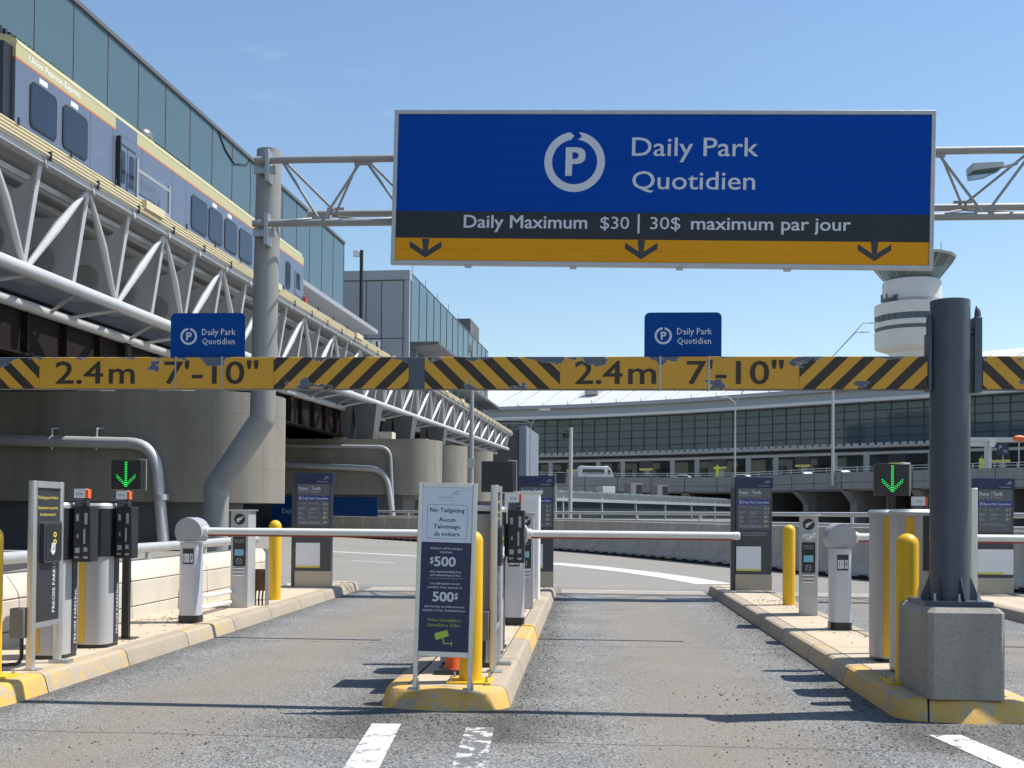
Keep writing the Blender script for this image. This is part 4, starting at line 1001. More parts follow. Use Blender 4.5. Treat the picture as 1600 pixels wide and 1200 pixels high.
for i, n in enumerate(nodes):
    b_ = zb(n) + .16
    # cross frame plate with a round hole and a hollowed upper edge
    kd = (ZT - b_) / 3.24
    out = [(-18.62, b_), (-18.16, ZT - .28), (-18.42, ZT - .58 * kd), (-18.75, ZT - .88 * kd), (-19.3, ZT - 1.05 * kd), (-20.2, ZT - 1.05 * kd), (-24.2, ZT - .8 * kd), (-24.2, b_)]
    c0 = Vector((-19.75, b_ + .8 * kd)); R0 = .54 * kd
    def cast(a):
        d = Vector((cos(a), sin(a))); best = 99
        for j in range(len(out)):
            p, q = Vector(out[j]), Vector(out[(j + 1) % len(out)]); e = q - p; den = d.x * e.y - d.y * e.x
            if abs(den) < 1e-9: continue
            t = ((p.x - c0.x) * e.y - (p.y - c0.y) * e.x) / den; u = ((p.x - c0.x) * d.y - (p.y - c0.y) * d.x) / den
            if t > 0 and -1e-3 <= u <= 1 + 1e-3: best = min(best, t)
        return c0 + d * best
    an = sorted([2 * pi * j / 24 for j in range(24)] + [atan2(p[1] - c0.y, p[0] - c0.x) % (2 * pi) for p in out])
    mb = GM(); ro = [cast(a) for a in an]; ri = [c0 + Vector((cos(a), sin(a))) * R0 for a in an]; m_ = len(an)
    vs = [(p.x, n - .02, p.y) for p in ro] + [(p.x, n - .02, p.y) for p in ri] + [(p.x, n + .02, p.y) for p in ro] + [(p.x, n + .02, p.y) for p in ri]
    fs = []
    for j in range(m_):
        k = (j + 1) % m_; fs += [(j, k, m_ + k, m_ + j), (2 * m_ + k, 2 * m_ + j, 3 * m_ + j, 3 * m_ + k), (m_ + j, m_ + k, 3 * m_ + k, 3 * m_ + j)]
    mb.add(vs, fs); mb.build('cross_frame', M_TRUSS, gw, smooth=0)
    mb = GM(); mb.rings([[(-18.66, n - .1, b_ - .02), (-18.58, n - .1, b_ - .02), (-18.58, n + .1, b_ - .02), (-18.66, n + .1, b_ - .02)], [(-18.19, n - .1, ZT - .22), (-18.11, n - .1, ZT - .22), (-18.11, n + .1, ZT - .22), (-18.19, n + .1, ZT - .22)]])
    mb.prism([(n - .22, ZT - .02), (n, ZT - .34), (n + .22, ZT - .02)], -17.92, -17.90, 'x'); mb.build('upright', M_TRUSS, gw, smooth=0)
for i in range(len(nodes) - 1):
    a, b = nodes[i], nodes[i + 1]; up = ((round((a - k0) / 2.86) - 7) % 2 == 0)      # bottom nodes under every second frame
    (t_, bt) = ((b, a) if up else (a, b)); sg_ = 1 if t_ > bt else -1
    mb = GM(); mb.tube([(-18.55, bt + sg_ * .15, zb(bt) + .18), (-18.33, (t_ + bt) / 2, (zb(bt) + ZT) / 2), (-18.14, t_ - sg_ * .12, ZT - .25)], [.09, .15, .07], 10); mb.build('diagonal', M_TRUSS, gw)
for i in range(0, len(nodes) - 2, 2):
    a = nodes[i]; mb = GM(); mb.tube([(-18.5, a, zb(a) - .1), (-20.1, a + 1.2, zb(a) - .55)], .07, 8); mb.tube([(-18.5, a + 3, zb(a) - .1), (-20.1, a + 2.2, zb(a) - .55)], .07, 8); mb.build('brace', M_TRUSS, gw)
for k in range(4):
    mb = GM(); mb.tube([(-17.86 - .04 * k, S0, ZT + .03 + .13 * k), (-17.86 - .04 * k, S1, ZT + .03 + .13 * k)], .05, 6); mb.build('conduit', M_CONDUIT, gw)
mb = GM(); s = S0 + 1.6
while s < S1: mb.box(-17.86, -17.80, s, s + .1, ZT - .12, ZT + .16); mb.box(-17.9, -17.86, s + 1.3, s + 1.36, ZT + .4, ZT + .62); s += 2.9
pieces(mb, 'conduit_clip', M_BLACK, gw)
mb = GM()
for s in (37.2, 50.4, 66, 76, 88, 96, 105): mb.box(-17.95, -17.76, s, s + 1.5, ZT + .2, ZT + .5)
pieces(mb, 'conduit_box', M_CONDUIT, gw)

# dark girders and deck of the road below the truss
gd = gthing('girder_bridge', 'dark brown plate girder bridge in shade under the white truss, on concrete piers', 'bridge', None, (-22, S0, 6))
OFF2 = Vector((22, -S0, -6))
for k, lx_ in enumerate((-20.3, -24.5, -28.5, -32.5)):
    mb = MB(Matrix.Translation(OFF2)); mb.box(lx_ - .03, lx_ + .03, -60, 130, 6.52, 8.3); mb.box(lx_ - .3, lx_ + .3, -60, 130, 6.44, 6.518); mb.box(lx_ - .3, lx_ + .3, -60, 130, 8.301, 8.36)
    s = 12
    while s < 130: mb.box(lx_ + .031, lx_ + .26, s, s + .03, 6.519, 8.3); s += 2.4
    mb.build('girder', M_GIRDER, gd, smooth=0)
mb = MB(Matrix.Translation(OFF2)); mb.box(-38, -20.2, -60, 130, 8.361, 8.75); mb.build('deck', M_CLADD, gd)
for s in (40.5, 60.5, 74, 85.6):
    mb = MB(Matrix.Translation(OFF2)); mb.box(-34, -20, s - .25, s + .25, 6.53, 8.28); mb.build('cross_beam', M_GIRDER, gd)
PIERS = [(37.7, 13.65, 5.75, 2.4, 1.75), (70.9, 13.75, 6.28, 2.3, 2.6), (82.3, 13.85, 6.6, 2.2, 2.4), (95.6, 13.7, 6.9, 2.2, 2.5)]
for k, (s, e, zt, hw, zl) in enumerate(PIERS):
    t = gthing('bridge_pier', ('massive concrete wall pier in shade behind the bent pole, its round end sunlit', 'second concrete wall pier, with two drain pipes, right of the near pier', 'third concrete pier showing as a rounded column', 'fourth concrete pier showing as a thin rounded column beside the dark lane signal')[k], 'pier', 'concrete piers under the guideway', (-24, s, 0))
    M = Matrix.Translation((24, -s, 0))
    arc = [(-e - hw + hw * sin(radians(a)), s + hw - hw * cos(radians(a))) for a in range(0, 181, 9)]
    poly = [(-36, s)] + arc + [(-36, s + 2 * hw)]
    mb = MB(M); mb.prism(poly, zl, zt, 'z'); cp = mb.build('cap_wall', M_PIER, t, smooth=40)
    mb = MB(M); mb.box(-33.5, -e - 2.2, s + .5, s + 2 * hw - .5, 0, zl - .003); mb.build('stem', M_CLADD, t)
    mb = MB(M)
    for lx_ in (-17.2, -20.3, -24.5, -28.5): mb.box(lx_ - .45, lx_ + .45, s + .4, s + 1.5, zt + .001, 6.43 if lx_ < -18 else zt + .5)
    pieces(mb, 'bearing_block', M_PARAPET, t)
    mb = MB(M); z2 = zb(s) - .25
    for dx in ((-21.2, -23.0) if k == 0 else (-18.6, -20.2)):
        mb.rings([[(dx - .5, s + .6, zt + .002), (dx + .5, s + .6, zt + .002), (dx + .5, s + 1.9, zt + .002), (dx - .5, s + 1.9, zt + .002)], [(dx - .8, s + .4, z2), (dx + .8, s + .4, z2), (dx + .8, s + 2.1, z2), (dx - .8, s + 2.1, z2)]])
    pieces(mb, 'pedestal', M_CLADD if k else M_GIRDER, t)
    mb = MB(M)
    if k == 0:
        pipe = fillet([(-34, s - .32, 4.15), (-17.4, s - .32, 3.82), (-17.0, s - .32, .0)], 1.0, 8); mb.tube(pipe, .21, 14)
        for lx_ in (-21.3, -19.6): mb.tube([(lx_, s - .32, 3.6), (lx_, s - .32, 4.35), (lx_ + .1, s - .05, 4.4)], .04, 6)
        mb.tube([(-17.13, s - .32, 2.0), (-17.11, s - .32, 1.8)], .25, 14); mb.build('drain_pipe', M_GALVP, t)
    if k == 1:
        mb.tube(fillet([(-30, s - .3, 5.9), (-16.7, s - .3, 5.72), (-16.45, s - .3, 1.0)], .8, 8), .12, 12); mb.build('drain_pipe', M_TRUSSG, t)
        mb = MB(M); mb.tube(fillet([(-30, s - .35, 4.8), (-16.9, s - .35, 4.25), (-16.3, s - .35, .0)], 1.2, 8), .2, 12); mb.build('drain_pipe', M_GALVP, t)
# dark back walls deep under the bridge
bwall = gthing('retaining_wall', 'dark concrete retaining wall deep in the shade behind the piers', 'wall', None, (-37, 20, 0))
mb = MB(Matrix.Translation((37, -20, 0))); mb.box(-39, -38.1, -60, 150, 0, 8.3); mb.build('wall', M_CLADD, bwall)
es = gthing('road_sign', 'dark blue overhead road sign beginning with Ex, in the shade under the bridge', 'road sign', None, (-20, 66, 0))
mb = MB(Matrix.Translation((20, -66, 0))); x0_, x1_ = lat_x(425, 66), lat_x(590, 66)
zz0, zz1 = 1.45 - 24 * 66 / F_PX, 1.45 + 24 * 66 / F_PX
mb.box(x0_, x1_, 66, 66.12, zz0, zz1); p_ = mb.build('panel', mat('shaded_sign_blue', (.0008, .032, .13), .6, 0, .06, 2, spec=.15), es)  # panel blue and letter grey darkened to carry the shade under the bridge
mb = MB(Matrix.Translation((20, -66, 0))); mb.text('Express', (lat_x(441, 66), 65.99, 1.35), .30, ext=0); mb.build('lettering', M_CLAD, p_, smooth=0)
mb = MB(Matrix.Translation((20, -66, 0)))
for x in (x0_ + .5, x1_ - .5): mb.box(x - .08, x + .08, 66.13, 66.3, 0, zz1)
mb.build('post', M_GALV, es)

# ================================================================ TRAIN
tr = gthing('train_car', 'grey-blue and pale gold railcar standing on the white truss guideway', 'train', None, (-20, 45, 12.3))
OFT = Vector((20, -45, -12.3)); TX = -18.42
def TB(): return MB(Matrix.Translation(OFT))
s0, s1 = lat_s(13, 18.42), lat_s(470, 18.42)
zo, zy, zr = 14.72, 15.14, 15.52
def sect_(pr, a, b): mb = TB(); mb.rings([[(x, a, z) for x, z in pr], [(x, b, z) for x, z in pr]]); return mb
body = [(TX, 12.55), (TX, zo - .06), (TX - 3.1, zo - .06), (TX - 3.1, 12.55)]
o = sect_(body, s0, s1).build('body', M_TRAIN, tr)
ws = [(36, 78), (88, 127), (292, 317), (320, 341), (345, 364), (368, 388)]
roof = [(TX, zy), (TX - .09, zy + .17), (TX - .3, zy + .28), (TX - .8, zr), (TX - 2.3, zr), (TX - 2.8, zy + .28), (TX - 3.0, zy + .17), (TX - 3.1, zy)]
sect_(roof, s0 + .15, s1 - .15).build('roof', M_TRAINY, tr, smooth=60)
bd = [(TX + .004, zo), (TX + .004, zy - .003), (TX - 3.1, zy - .003), (TX - 3.1, zo)]
d0, d1 = lat_s(172, 18.42), lat_s(206, 18.42)
gb = sect_(bd, s0, d0); gb2 = sect_(bd, d1, s1); gb.v += []; b0 = len(gb.v); gb.f += [tuple(i + b0 for i in f) for f in gb2.f]; gb.v += gb2.v; gb.mi += gb2.mi
band = gb.build('gold_band', M_TRAINY, tr)
sect_([(TX + .003, zo - .056), (TX + .003, zo - .003), (TX - .1, zo - .003), (TX - .1, zo - .056)], s0, d0).build('orange_line', M_TRAINO, tr)
sect_([(TX + .003, zo - .056), (TX + .003, zo - .003), (TX - .1, zo - .003), (TX - .1, zo - .056)], d1, s1).build('orange_line', M_TRAINO, tr)
sect_([(TX - .001, zo - .05), (TX - .001, zy - .01), (TX - 2, zy - .01), (TX - 2, zo - .05)], d0 + .002, d1 - .002).build('door_header', M_TRAIN, tr)
mb = TB(); mb.text('Union Pearson Express', (TX + .0055, s0 + .7, 14.85), .19, (0, 1, 0), (0, 0, 1), 3.0, bold=.015, ext=0); mb.build('lettering', M_WHITE, band, smooth=0)
mb = TB(); mb.text('UP', (TX + .002, lat_s(143, 18.42), 13.35), .42, (0, 1, 0), (0, 0, 1), .5, ext=0); mb.build('faint_lettering', mat('train_ghost', (.19, .225, .31), .4, .2, .03), tr, smooth=0)
wins = [(lat_s(a, 18.42), lat_s(b, 18.42)) for a, b in ws] + [(lat_s(a, 18.42), lat_s(b, 18.42)) for a, b in ((398, 410), (415, 427), (442, 449))]
for a, b in wins:
    mb = TB(); mb.prism(rrect(a, b, 12.92, 14.32, .2, 5), TX + .0006, TX + .035, 'x'); wf = mb.build('window', M_BLACK, tr)
    mb = TB(); mb.prism(rrect(a + .07, b - .07, 12.99, 14.25, .16, 5), TX + .0355, TX + .038, 'x'); mb.build('pane', M_TGLASS, wf)
mb = TB()
for px in (51, 101, 326, 350): s = lat_s(px, 18.42); mb.box(TX + .001, TX + .004, s, s + .45, 14.42, 14.58)
mb.build('white_notice', M_WHITE, tr)
mb = TB(); mb.prism([(d0 + .12, 12.58), (d1 - .1, 12.58), (d1 - .1, 14.35), (d0 + .3, 14.35), (d0 + .12, 14.3)], TX + .0006, TX + .02, 'x'); dr = mb.build('door', M_DARK, tr)
m_ = (d0 + d1) / 2
for a, b in ((d0 + .18, m_ - .02), (m_ + .02, d1 - .16)):
    mb = TB(); mb.box(TX + .0205, TX + .04, a, b, 12.62, 14.25); lf = mb.build('leaf', M_TRAIN, dr)
    mb = TB(); mb.prism(rrect(a + .12, b - .12, 12.95, 14.1, .1, 4), TX + .0405, TX + .046, 'x'); mb.build('pane', M_TGLASS, lf)
mb = TB(); mb.box(TX + .02, TX + .16, d0 + .05, d0 + .13, 12.6, 14.5); mb.build('door_post', M_BLACK, tr)
mb = TB(); mb.box(TX - 3.0, TX - .1, s0 - .45, s0 - .002, 12.5, 15.0); mb.build('gangway', M_BLACK, tr)
mb = TB(); mb.box(TX - 3.0, TX - .05, s1 + .002, s1 + .18, 12.6, 14.9); mb.build('cab_front', M_TRAIN, tr, .06)
mb = TB(); mb.prism(rrect(s1 - 1.45, s1 - .5, 12.9, 14.2, .12, 4), TX + .0006, TX + .03, 'x'); cd_ = mb.build('cab_door', M_TRAIN, tr)
mb = TB(); mb.prism(rrect(s1 - 1.3, s1 - .65, 13.2, 14.05, .1, 4), TX + .0305, TX + .035, 'x'); mb.build('pane', M_TGLASS, cd_)
mb = TB(); mb.box(TX - .02, TX + .12, s1 + .02, s1 + .3, 12.5, 13.0); mb.build('tail_light', M_RED, tr)
for a, b, h in ((s0, s0 + 4.2, .22), (lat_s(262, 18.4), lat_s(322, 18.4), .24), (lat_s(350, 18.4), lat_s(410, 18.4), .2)):
    mb = TB(); mb.box(TX - 2.4, TX - .72, a, b, zr + .001, zr + h, 0)
    for k in range(int((b - a) / .25)): mb.box(TX - .74, TX - .66, a + .25 * k, a + .25 * k + .12, zr - .02, zr + h + .05, 0)
    mb.build('roof_radiator', M_BLACK, tr)
mb = TB(); mb.box(TX - 2.5, TX - .68, s0 + 4.4, lat_s(235, 18.4), zr + .001, zr + .22); mb.build('roof_fairing', M_CLAD, tr, .05)
mb = TB(); mb.lathe([(.36, 0), (.38, .12), (.34, .24), (.22, .34), (.02, .38)], (TX - .62, lat_s(240, 18.4), zr), 20); mb.build('roof_dome', M_STEELP, tr)
mb = TB()
for px in (132, 168, 214, 262, 284, 394): s = lat_s(px, 18.42); mb.box(TX + .0005, TX + .0018, s, s + .02, 12.56, zo - .06)
mb.box(TX + .0005, TX + .0018, s0 + .05, d0, 12.78, 12.795); mb.box(TX + .0005, TX + .0018, d1, s1 - .1, 12.78, 12.795); mb.build('panel_seam', M_DARK, tr, smooth=0)
mb = TB(); mb.box(TX + .0045, TX + .006, s0 + .02, d0 - .02, zy - .03, zy - .012); mb.box(TX + .0045, TX + .006, d1 + .02, s1 - .02, zy - .03, zy - .012); mb.build('roof_gutter', M_STEELP, tr, smooth=0)
mb = TB(); mb.box(TX - 2.8, TX - .25, s0 + .4, s1 - .6, 12.3, 12.54); mb.build('underframe', M_BLACK, tr)
hr = gthing('handrail', 'grey metal handrail frame standing outside the train door', 'handrail', None, (-18, 40, ZT + .27))
mb = MB(Matrix.Translation((18, -40, -ZT - .27))); ha, hb = lat_s(207, 18.05), lat_s(258, 18.05)
for s in (ha, hb): mb.box(-18.1, -18.02, s - .06, s + .06, ZT + .265, 13.95 if s == ha else 13.75)
mb.build('post', M_CLAD, hr)
mb = MB(Matrix.Translation((18, -40, -ZT - .27)))
for z in (13.5, 12.55): mb.box(-18.08, -18.03, ha + .061, hb - .061, z, z + .12)
mb.build('rail', M_CLAD, hr)

# ================================================================ GLASS STATION HALL behind the train
gh = gthing('station_hall', 'long teal glass hall with a straight roof line behind the train', 'building', None, (-27, 60, 12))
OG = Vector((27, -60, -12)); LG = -27.0; sA, sB = 22.0, 95.5; zl, zt = 17.4, 25.4
mb = MB(Matrix.Translation(OG)); n = 22; ed = [sA + (sB - sA) * i / n for i in range(n + 1)]
for a, b in zip(ed[:-1], ed[1:]): mb.box(LG - .02, LG, a + .03, b - .03, zl, zt)
mb.build('glass_wall', M_STATG, gh)
mb = MB(Matrix.Translation(OG))
for a in ed: mb.box(LG - .1, LG + .03, a - .03, a + .03, zl, zt)
mb.build('mullion', M_CLADD, gh)
mb = MB(Matrix.Translation(OG)); mb.box(LG - 9, LG + .12, sA, sB + .1, zt + .001, zt + .22); mb.build('roof', M_CLADD, gh)
mb = MB(Matrix.Translation(OG)); mb.box(LG - 9, LG - 1.2, sA, sB, 12.0, 21.4); mb.box(LG - 9, LG - 3.2, sA, sB, 21.401, zt); mb.build('inner_wall', mat('inner_wall', (.14, .19, .20), .8, 0, .1, .3), gh)
mb = MB(Matrix.Translation(OG))
for a in ed[1:-1]: mb.box(LG - 1.1, LG - .6, a - .12, a + .12, zl, zt - .02)
mb.build('inner_column', M_CLAD, gh)
mb = MB(Matrix.Translation(OG)); mb.box(LG - 8, LG - .001, sB + .11, sB + .2, zl, zt); mb.build('end_glass', M_STATG, gh)
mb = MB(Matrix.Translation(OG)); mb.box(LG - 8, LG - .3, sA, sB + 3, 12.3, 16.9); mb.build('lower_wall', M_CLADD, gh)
mb = MB(Matrix.Translation(OG)); mb.box(LG - 2, -23.4, 30, 94, 17.0, 17.35); mb.build('canopy', M_CLAD, gh, .03)
mb = MB(Matrix.Translation(OG)); mb.tube([(LG + .02, 66.2, zt + .05), (LG + .04, 67.5, zt - .8), (LG + .04, 69, zt - 1.2), (LG + .02, 71.2, zt - .6), (LG + .02, 72, zt)], .05, 6); mb.build('loose_cable', M_BLACK, gh)

# ================================================================ grey panelled station block with glass flank and black canopy
sb = gthing('station_block', 'grey panelled block with a glass flank and a black canopy, where the guideway ends', 'building', None, (-28, 108, 12))
OB = Vector((28, -108, -12)); sF = 108.0; xR, xL = lat_x(635, sF), -36.0; zt = 25.75
def BB(): return MB(Matrix.Translation(OB))
mb = BB(); mb.box(xL, xR - .3, sF + .05, 165, 0, zt - .3); mb.build('core', M_CLADD, sb)
mb = BB(); zr_ = [0, 9.5, 13.1, 16.9, 18.9, zt - 1.0]; xc_ = [xL, xL + 2.6] + [lat_x(p, sF) for p in (523, 569, 593, 627)] + [xR]
for i in range(len(xc_) - 1):
    for j in range(len(zr_) - 1): mb.box(xc_[i] + .05, xc_[i + 1] - .05, sF - .05, sF + .045, zr_[j] + .05, zr_[j + 1] - .05)
mb.build('front_panels', M_CLAD, sb)
mb = BB(); mb.box(xL, xR + .15, sF - .2, sF + .9, zt - .95, zt); mb.box(xR - .3, xR + .12, sF - .12, sF + .3, 0, zt - .96); mb.build('trim', M_CLAD, sb)
mb = BB(); mb.box(xR - .25, xR, sF + .35, 164, 17.2, zt - .1); mb.build('glass_flank', M_STATG, sb)
mb = BB()
for k in range(14): mb.box(xR + .001, xR + .05, sF + 1.2 + 4 * k, sF + 1.28 + 4 * k, 17.2, zt - .1)
mb.box(xR + .001, xR + .05, sF + .4, 164, zt - .09, zt + .04); mb.build('mullion', M_CLADD, sb)
mb = BB(); mb.prism([(xR + .06, 18.2), (xR + 2.9, 18.5), (xR + 2.9, 18.75), (xR + .06, 18.75)], sF + 1.2, 132, 'y'); mb.box(xR + .06, xR + 2.5, 134, 160, 16.6, 16.9); mb.build('canopy', M_CLADD, sb)
mb = BB()
for k in range(10): mb.box(xR + .2, xR + .35, 111 + 5 * k, 111.2 + 5 * k, 9, 18.1)
mb.box(xR - .2, xR + .1, 109, 160, 12.3, 13.3); mb.build('post', M_CLAD, sb)
mb = BB(); mb.box(xR - .2, xR - .1, sF + .35, 164, 13.4, 17.0); mb.build('lower_glass', M_STATG, sb)
mb = BB()
for k in range(7): mb.tube([(xR - .3, sF + 3 + 7 * k, zt), (xR - .3, sF + 3 + 7 * k, zt + 1.2)], .03, 5)
mb.box(xR - 3, xR - .5, 150, 158, zt, zt + 2.6); mb.build('roof_plant', M_CLADD, sb)
eb = gthing('end_block', 'blue-grey cladded box at the far end of the guideway above a concrete stub wall', 'building', None, (-17, 158, 0))
OE = Vector((17, -158, 0)); mb = MB(Matrix.Translation(OE)); x1_ = lat_x(822, 158)
mb.box(x1_ - 1.1, x1_, 158, 176, 6.9, 14.1); mb.build('cladding', M_BLUEGREY, eb, .05)
mb = MB(Matrix.Translation(OE)); mb.box(x1_ - 8, x1_ - 1.15, 158.4, 176, 3.5, 13.6); mb.build('side_wall', M_CLADD, eb)
mb = MB(Matrix.Translation(OE)); mb.box(x1_ - 8, x1_ - .3, 158.6, 176, 0, 6.85); mb.box(x1_ - .3, x1_ + .02, 166, 176, 0, 6.8); mb.build('stub_wall', M_FARCONC, eb)
mb = MB(Matrix.Translation(OE)); mb.tube([(x1_ - 8, 158.2, 14.9), (x1_, 158.2, 14.9), (x1_, 176, 14.9)], .05, 6); mb.tube([(x1_ - 8, 158.2, 14.5), (x1_, 158.2, 14.5)], .05, 6); mb.build('rail', M_GALV, eb)

# poles on the station side
def gpt(px, py, d): return P(px, py, d)
q = P(565, 391, 100); t = thing('loudspeaker_pole', 'slim black pole with a pale box on top before the grey block', 'pole', (q.x, 100, 0))
mb = MB(); mb.tube([(0, 0, 0), (0, 0, q.z)], .17, 10); mb.build('pole', M_BLACK, t)
mb = MB(); mb.box(-.75, -.2, -.2, .2, q.z - .6, q.z + .0); mb.build('box', M_WHITE, t, .03)
q = P(550, 490, 98); t = thing('rail_signal', 'small black rail signal on a post left of the slim black pole', 'rail signal', (q.x, 98, 0))
mb = MB(); mb.tube([(0, 0, 0), (0, 0, q.z - 1)], .08, 8); mb.build('post', M_BLACK, t)
mb = MB(); mb.box(-.17, .17, -.12, .12, q.z - 1.1, q.z); hd = mb.build('head', M_BLACK, t, .02)
mb = MB()
for k in range(3): mb.lathe([(.07, -.125), (.07, -.15)], (0, 0, q.z - .25 - .28 * k), 10, axis='y')
mb.build('lens', M_GALV, hd)
q = P(585, 539, 104); t = thing('platform_sign', 'white platform sign reading L1 below the grey panelled block', 'sign', (q.x, 104, 0))
mb = MB(); mb.box(-.75, .55, 0, .08, q.z - .5, q.z + .45); p_ = mb.build('panel', M_WHITE, t)
mb = MB(); mb.text('L1', (-.6, -.004, q.z - .28), .62, width=.9, bold=.02, ext=0); mb.build('lettering', M_BLACK, p_, smooth=0)
mb = MB(); mb.box(-.1, .1, .09, .2, 0, q.z); mb.build('post', M_CLAD, t)
q = P(738, 537, 45); t = thing('camera_pole', 'thin dark grey pole with small boxes at its top before the far piers', 'pole', (q.x, 45, 0))
mb = MB(); mb.tube([(0, 0, 0), (0, 0, q.z)], [.13, .07], 12); mb.build('pole', M_CLAD, t)
mb = MB(); mb.box(-.16, -.02, -.12, .12, q.z - .35, q.z - .05); mb.box(-.2, -.05, -.1, .1, q.z - 1.3, q.z - .75); mb.box(-.12, .14, -.16, -.08, 3.3, 3.7); mb.build('device', M_GALV, t, .01)
q = P(892, 668, 60); t = thing('camera_mast', 'white camera mast standing right of the middle rate board', 'pole', (q.x, 60, 0))
mb = MB(); mb.tube([(0, 0, 0), (0, 0, q.z)], .11, 14); mb.build('mast', M_GALVP, t)
mb = MB(); mb.lathe([(.02, .18), (.16, .14), (.18, 0), (.1, -.16), (.02, -.2)], (-.28, 0, q.z - .45), 14); mb.build('dome_camera', M_BLACK, t)
mb = MB(); mb.box(-.3, -.1, -.03, .03, q.z - .24, q.z - .18); mb.build('arm', M_BLACK, t)

# dark sheet added left of the parapet, imitating shade and cutting bounced light
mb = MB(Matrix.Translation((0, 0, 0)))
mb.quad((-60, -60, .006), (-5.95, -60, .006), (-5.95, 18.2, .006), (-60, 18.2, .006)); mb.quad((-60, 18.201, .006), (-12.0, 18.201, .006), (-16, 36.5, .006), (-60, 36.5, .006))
structure(mb.build('shade_ground_sheet', mat('shade_dark_ground', (.04, .04, .04), .9, 0, .2, .6), smooth=0))
# ================================================================ JERSEY BARRIERS along the far bend
BPTS = [(-34, 86), (-26, 78), (-20.5, 71.5), (-14.9, 64.5), (-9.1, 56), (-4.6, 49.5), (-1.25, 44), (1.6, 38.3), (4.17, 31.9), (6.6, 25.8), (8.9, 21.6), (12.5, 16.5), (17, 11.5)]
def resample(pts, step):
    pts = [Vector((p[0], p[1], 0)) for p in pts]; sm = []
    for i in range(len(pts) - 1):
        p0, p1, p2, p3 = pts[max(i - 1, 0)], pts[i], pts[i + 1], pts[min(i + 2, len(pts) - 1)]
        for k in range(20):
            t = k / 20; sm.append(.5 * ((2 * p1) + (p2 - p0) * t + (2 * p0 - 5 * p1 + 4 * p2 - p3) * t * t + (3 * p1 - p0 - 3 * p2 + p3) * t ** 3))
    sm.append(pts[-1]); out = [sm[0]]; acc = 0
    for a, b in zip(sm[:-1], sm[1:]):
        d = (b - a).length; 
        while acc + d >= step:
            f = (step - acc) / d; a = a.lerp(b, f); out.append(a.copy()); d = (b - a).length; acc = 0
        acc += d
    return out
BL = 3.0
bpath = resample(BPTS, BL)
mb = MB(); pr = [(-.30, .0), (-.30, .09), (-.12, .34), (-.085, 1.14), (.085, 1.14), (.12, .34), (.30, .09), (.30, .0)]
jb0 = None
def barrier_proto():
    t = thing('concrete_barrier', 'x', 'concrete barrier', (0, 0, 0), 0, 'concrete barriers along the far bend')
    mb = MB(); mb.prism([(-p[0], p[1] + .05) for p in pr], -BL / 2 + .025, BL / 2 - .025, 'y'); mb.build('wall', M_JERSEY, t, .02)
    mb = MB()
    for s_ in (-1.1, -.37, .37, 1.1): mb.box(-.345, .345, s_ - .13, s_ + .13, .002, .10)
    mb.build('foot_pad', M_RUBBER, t, .01)
    return t
first = True; nb = 0
for a, b in zip(bpath[:-1], bpath[1:]):
    mid = (a + b) / 2; d = b - a
    o = proto = barrier_proto() if first else copy_tree(proto); first = False if True else first
    o.location = mid; o.rotation_euler = (0, 0, atan2(d.y, d.x) - pi / 2)
    o['label'] = 'grey concrete safety barrier segment in the curved row beyond the gates'; nb += 1
# wall and guard rail behind them
def offset_path(path, off):
    out = []
    for i, p in enumerate(path):
        d = (path[min(i + 1, len(path) - 1)] - path[max(i - 1, 0)]).normalized(); out.append(p + Vector((-d.y, d.x, 0)) * off)
    return out
fine = resample(BPTS, 1.5)
wl = offset_path(fine, 3.2)
gwl = thing('guard_wall', 'low concrete wall with a double galvanised guard rail behind the curved barriers', 'wall', wl[len(wl) // 2])
o0 = wl[len(wl) // 2]
mb = MB(Matrix.Translation(-o0)); wo_ = offset_path(wl, .3)
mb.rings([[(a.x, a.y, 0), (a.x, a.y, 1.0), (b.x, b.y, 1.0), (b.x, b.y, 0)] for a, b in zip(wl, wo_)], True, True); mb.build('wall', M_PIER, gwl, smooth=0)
c_ = offset_path(wl, .15)
for z in (1.18, 1.5):
    mb = MB(Matrix.Translation(-o0)); mb.tube([(p.x, p.y, z) for p in c_], .065, 8); mb.build('rail', M_GALVP, gwl)
mb = MB(Matrix.Translation(-o0))
for p in c_[::3]: mb.tube([(p.x, p.y, 1.0), (p.x, p.y, 1.5)], .05, 8)
mb.build('post', M_GALVP, gwl)

# ================================================================ ELEVATED ROADWAY
HZ = lambda px: 795.0 + .00873 * px
def rayxy(px, d):           # plan point at forward distance d along pixel column px
    v = _ray(px, HZ(px)); v.z = 0; v = v / v.dot(Vector((_f.x, _f.y, 0)).normalized()); return v * d
DECK = [(600, 196), (760, 194), (900, 196), (1020, 197), (1160, 189), (1300, 168), (1450, 155), (1600, 145), (1750, 137), (2000, 126)]
dp = resample([(rayxy(a, b).x, rayxy(a, b).y) for a, b in DECK], 3.0)
def sweep(parent, name, path, prof, m, smooth=0, org=None):
    """prof: (outwards towards the road, z)"""
    mb = MB(Matrix.Translation(-(org or Vector()))); N = []
    R_ = []
    for i, p in enumerate(path):
        d = (path[min(i + 1, len(path) - 1)] - path[max(i - 1, 0)]).normalized(); n = Vector((d.y, -d.x, 0))
        R_.append([tuple(p + n * o + Vector((0, 0, z))) for o, z in prof])
    mb.rings(R_, True, True); return mb.build(name, m, parent, smooth=smooth)
DO = dp[len(dp) // 2].copy()
er = thing('elevated_roadway', 'curved concrete elevated roadway with a guard rail in front of the glass terminal', 'bridge', DO)
sweep(er, 'parapet', dp, [(0, 6.55), (.0, 8.1), (-.4, 8.1), (-.4, 7.25), (-.4, 6.55)], M_FARCONC, 0, DO)
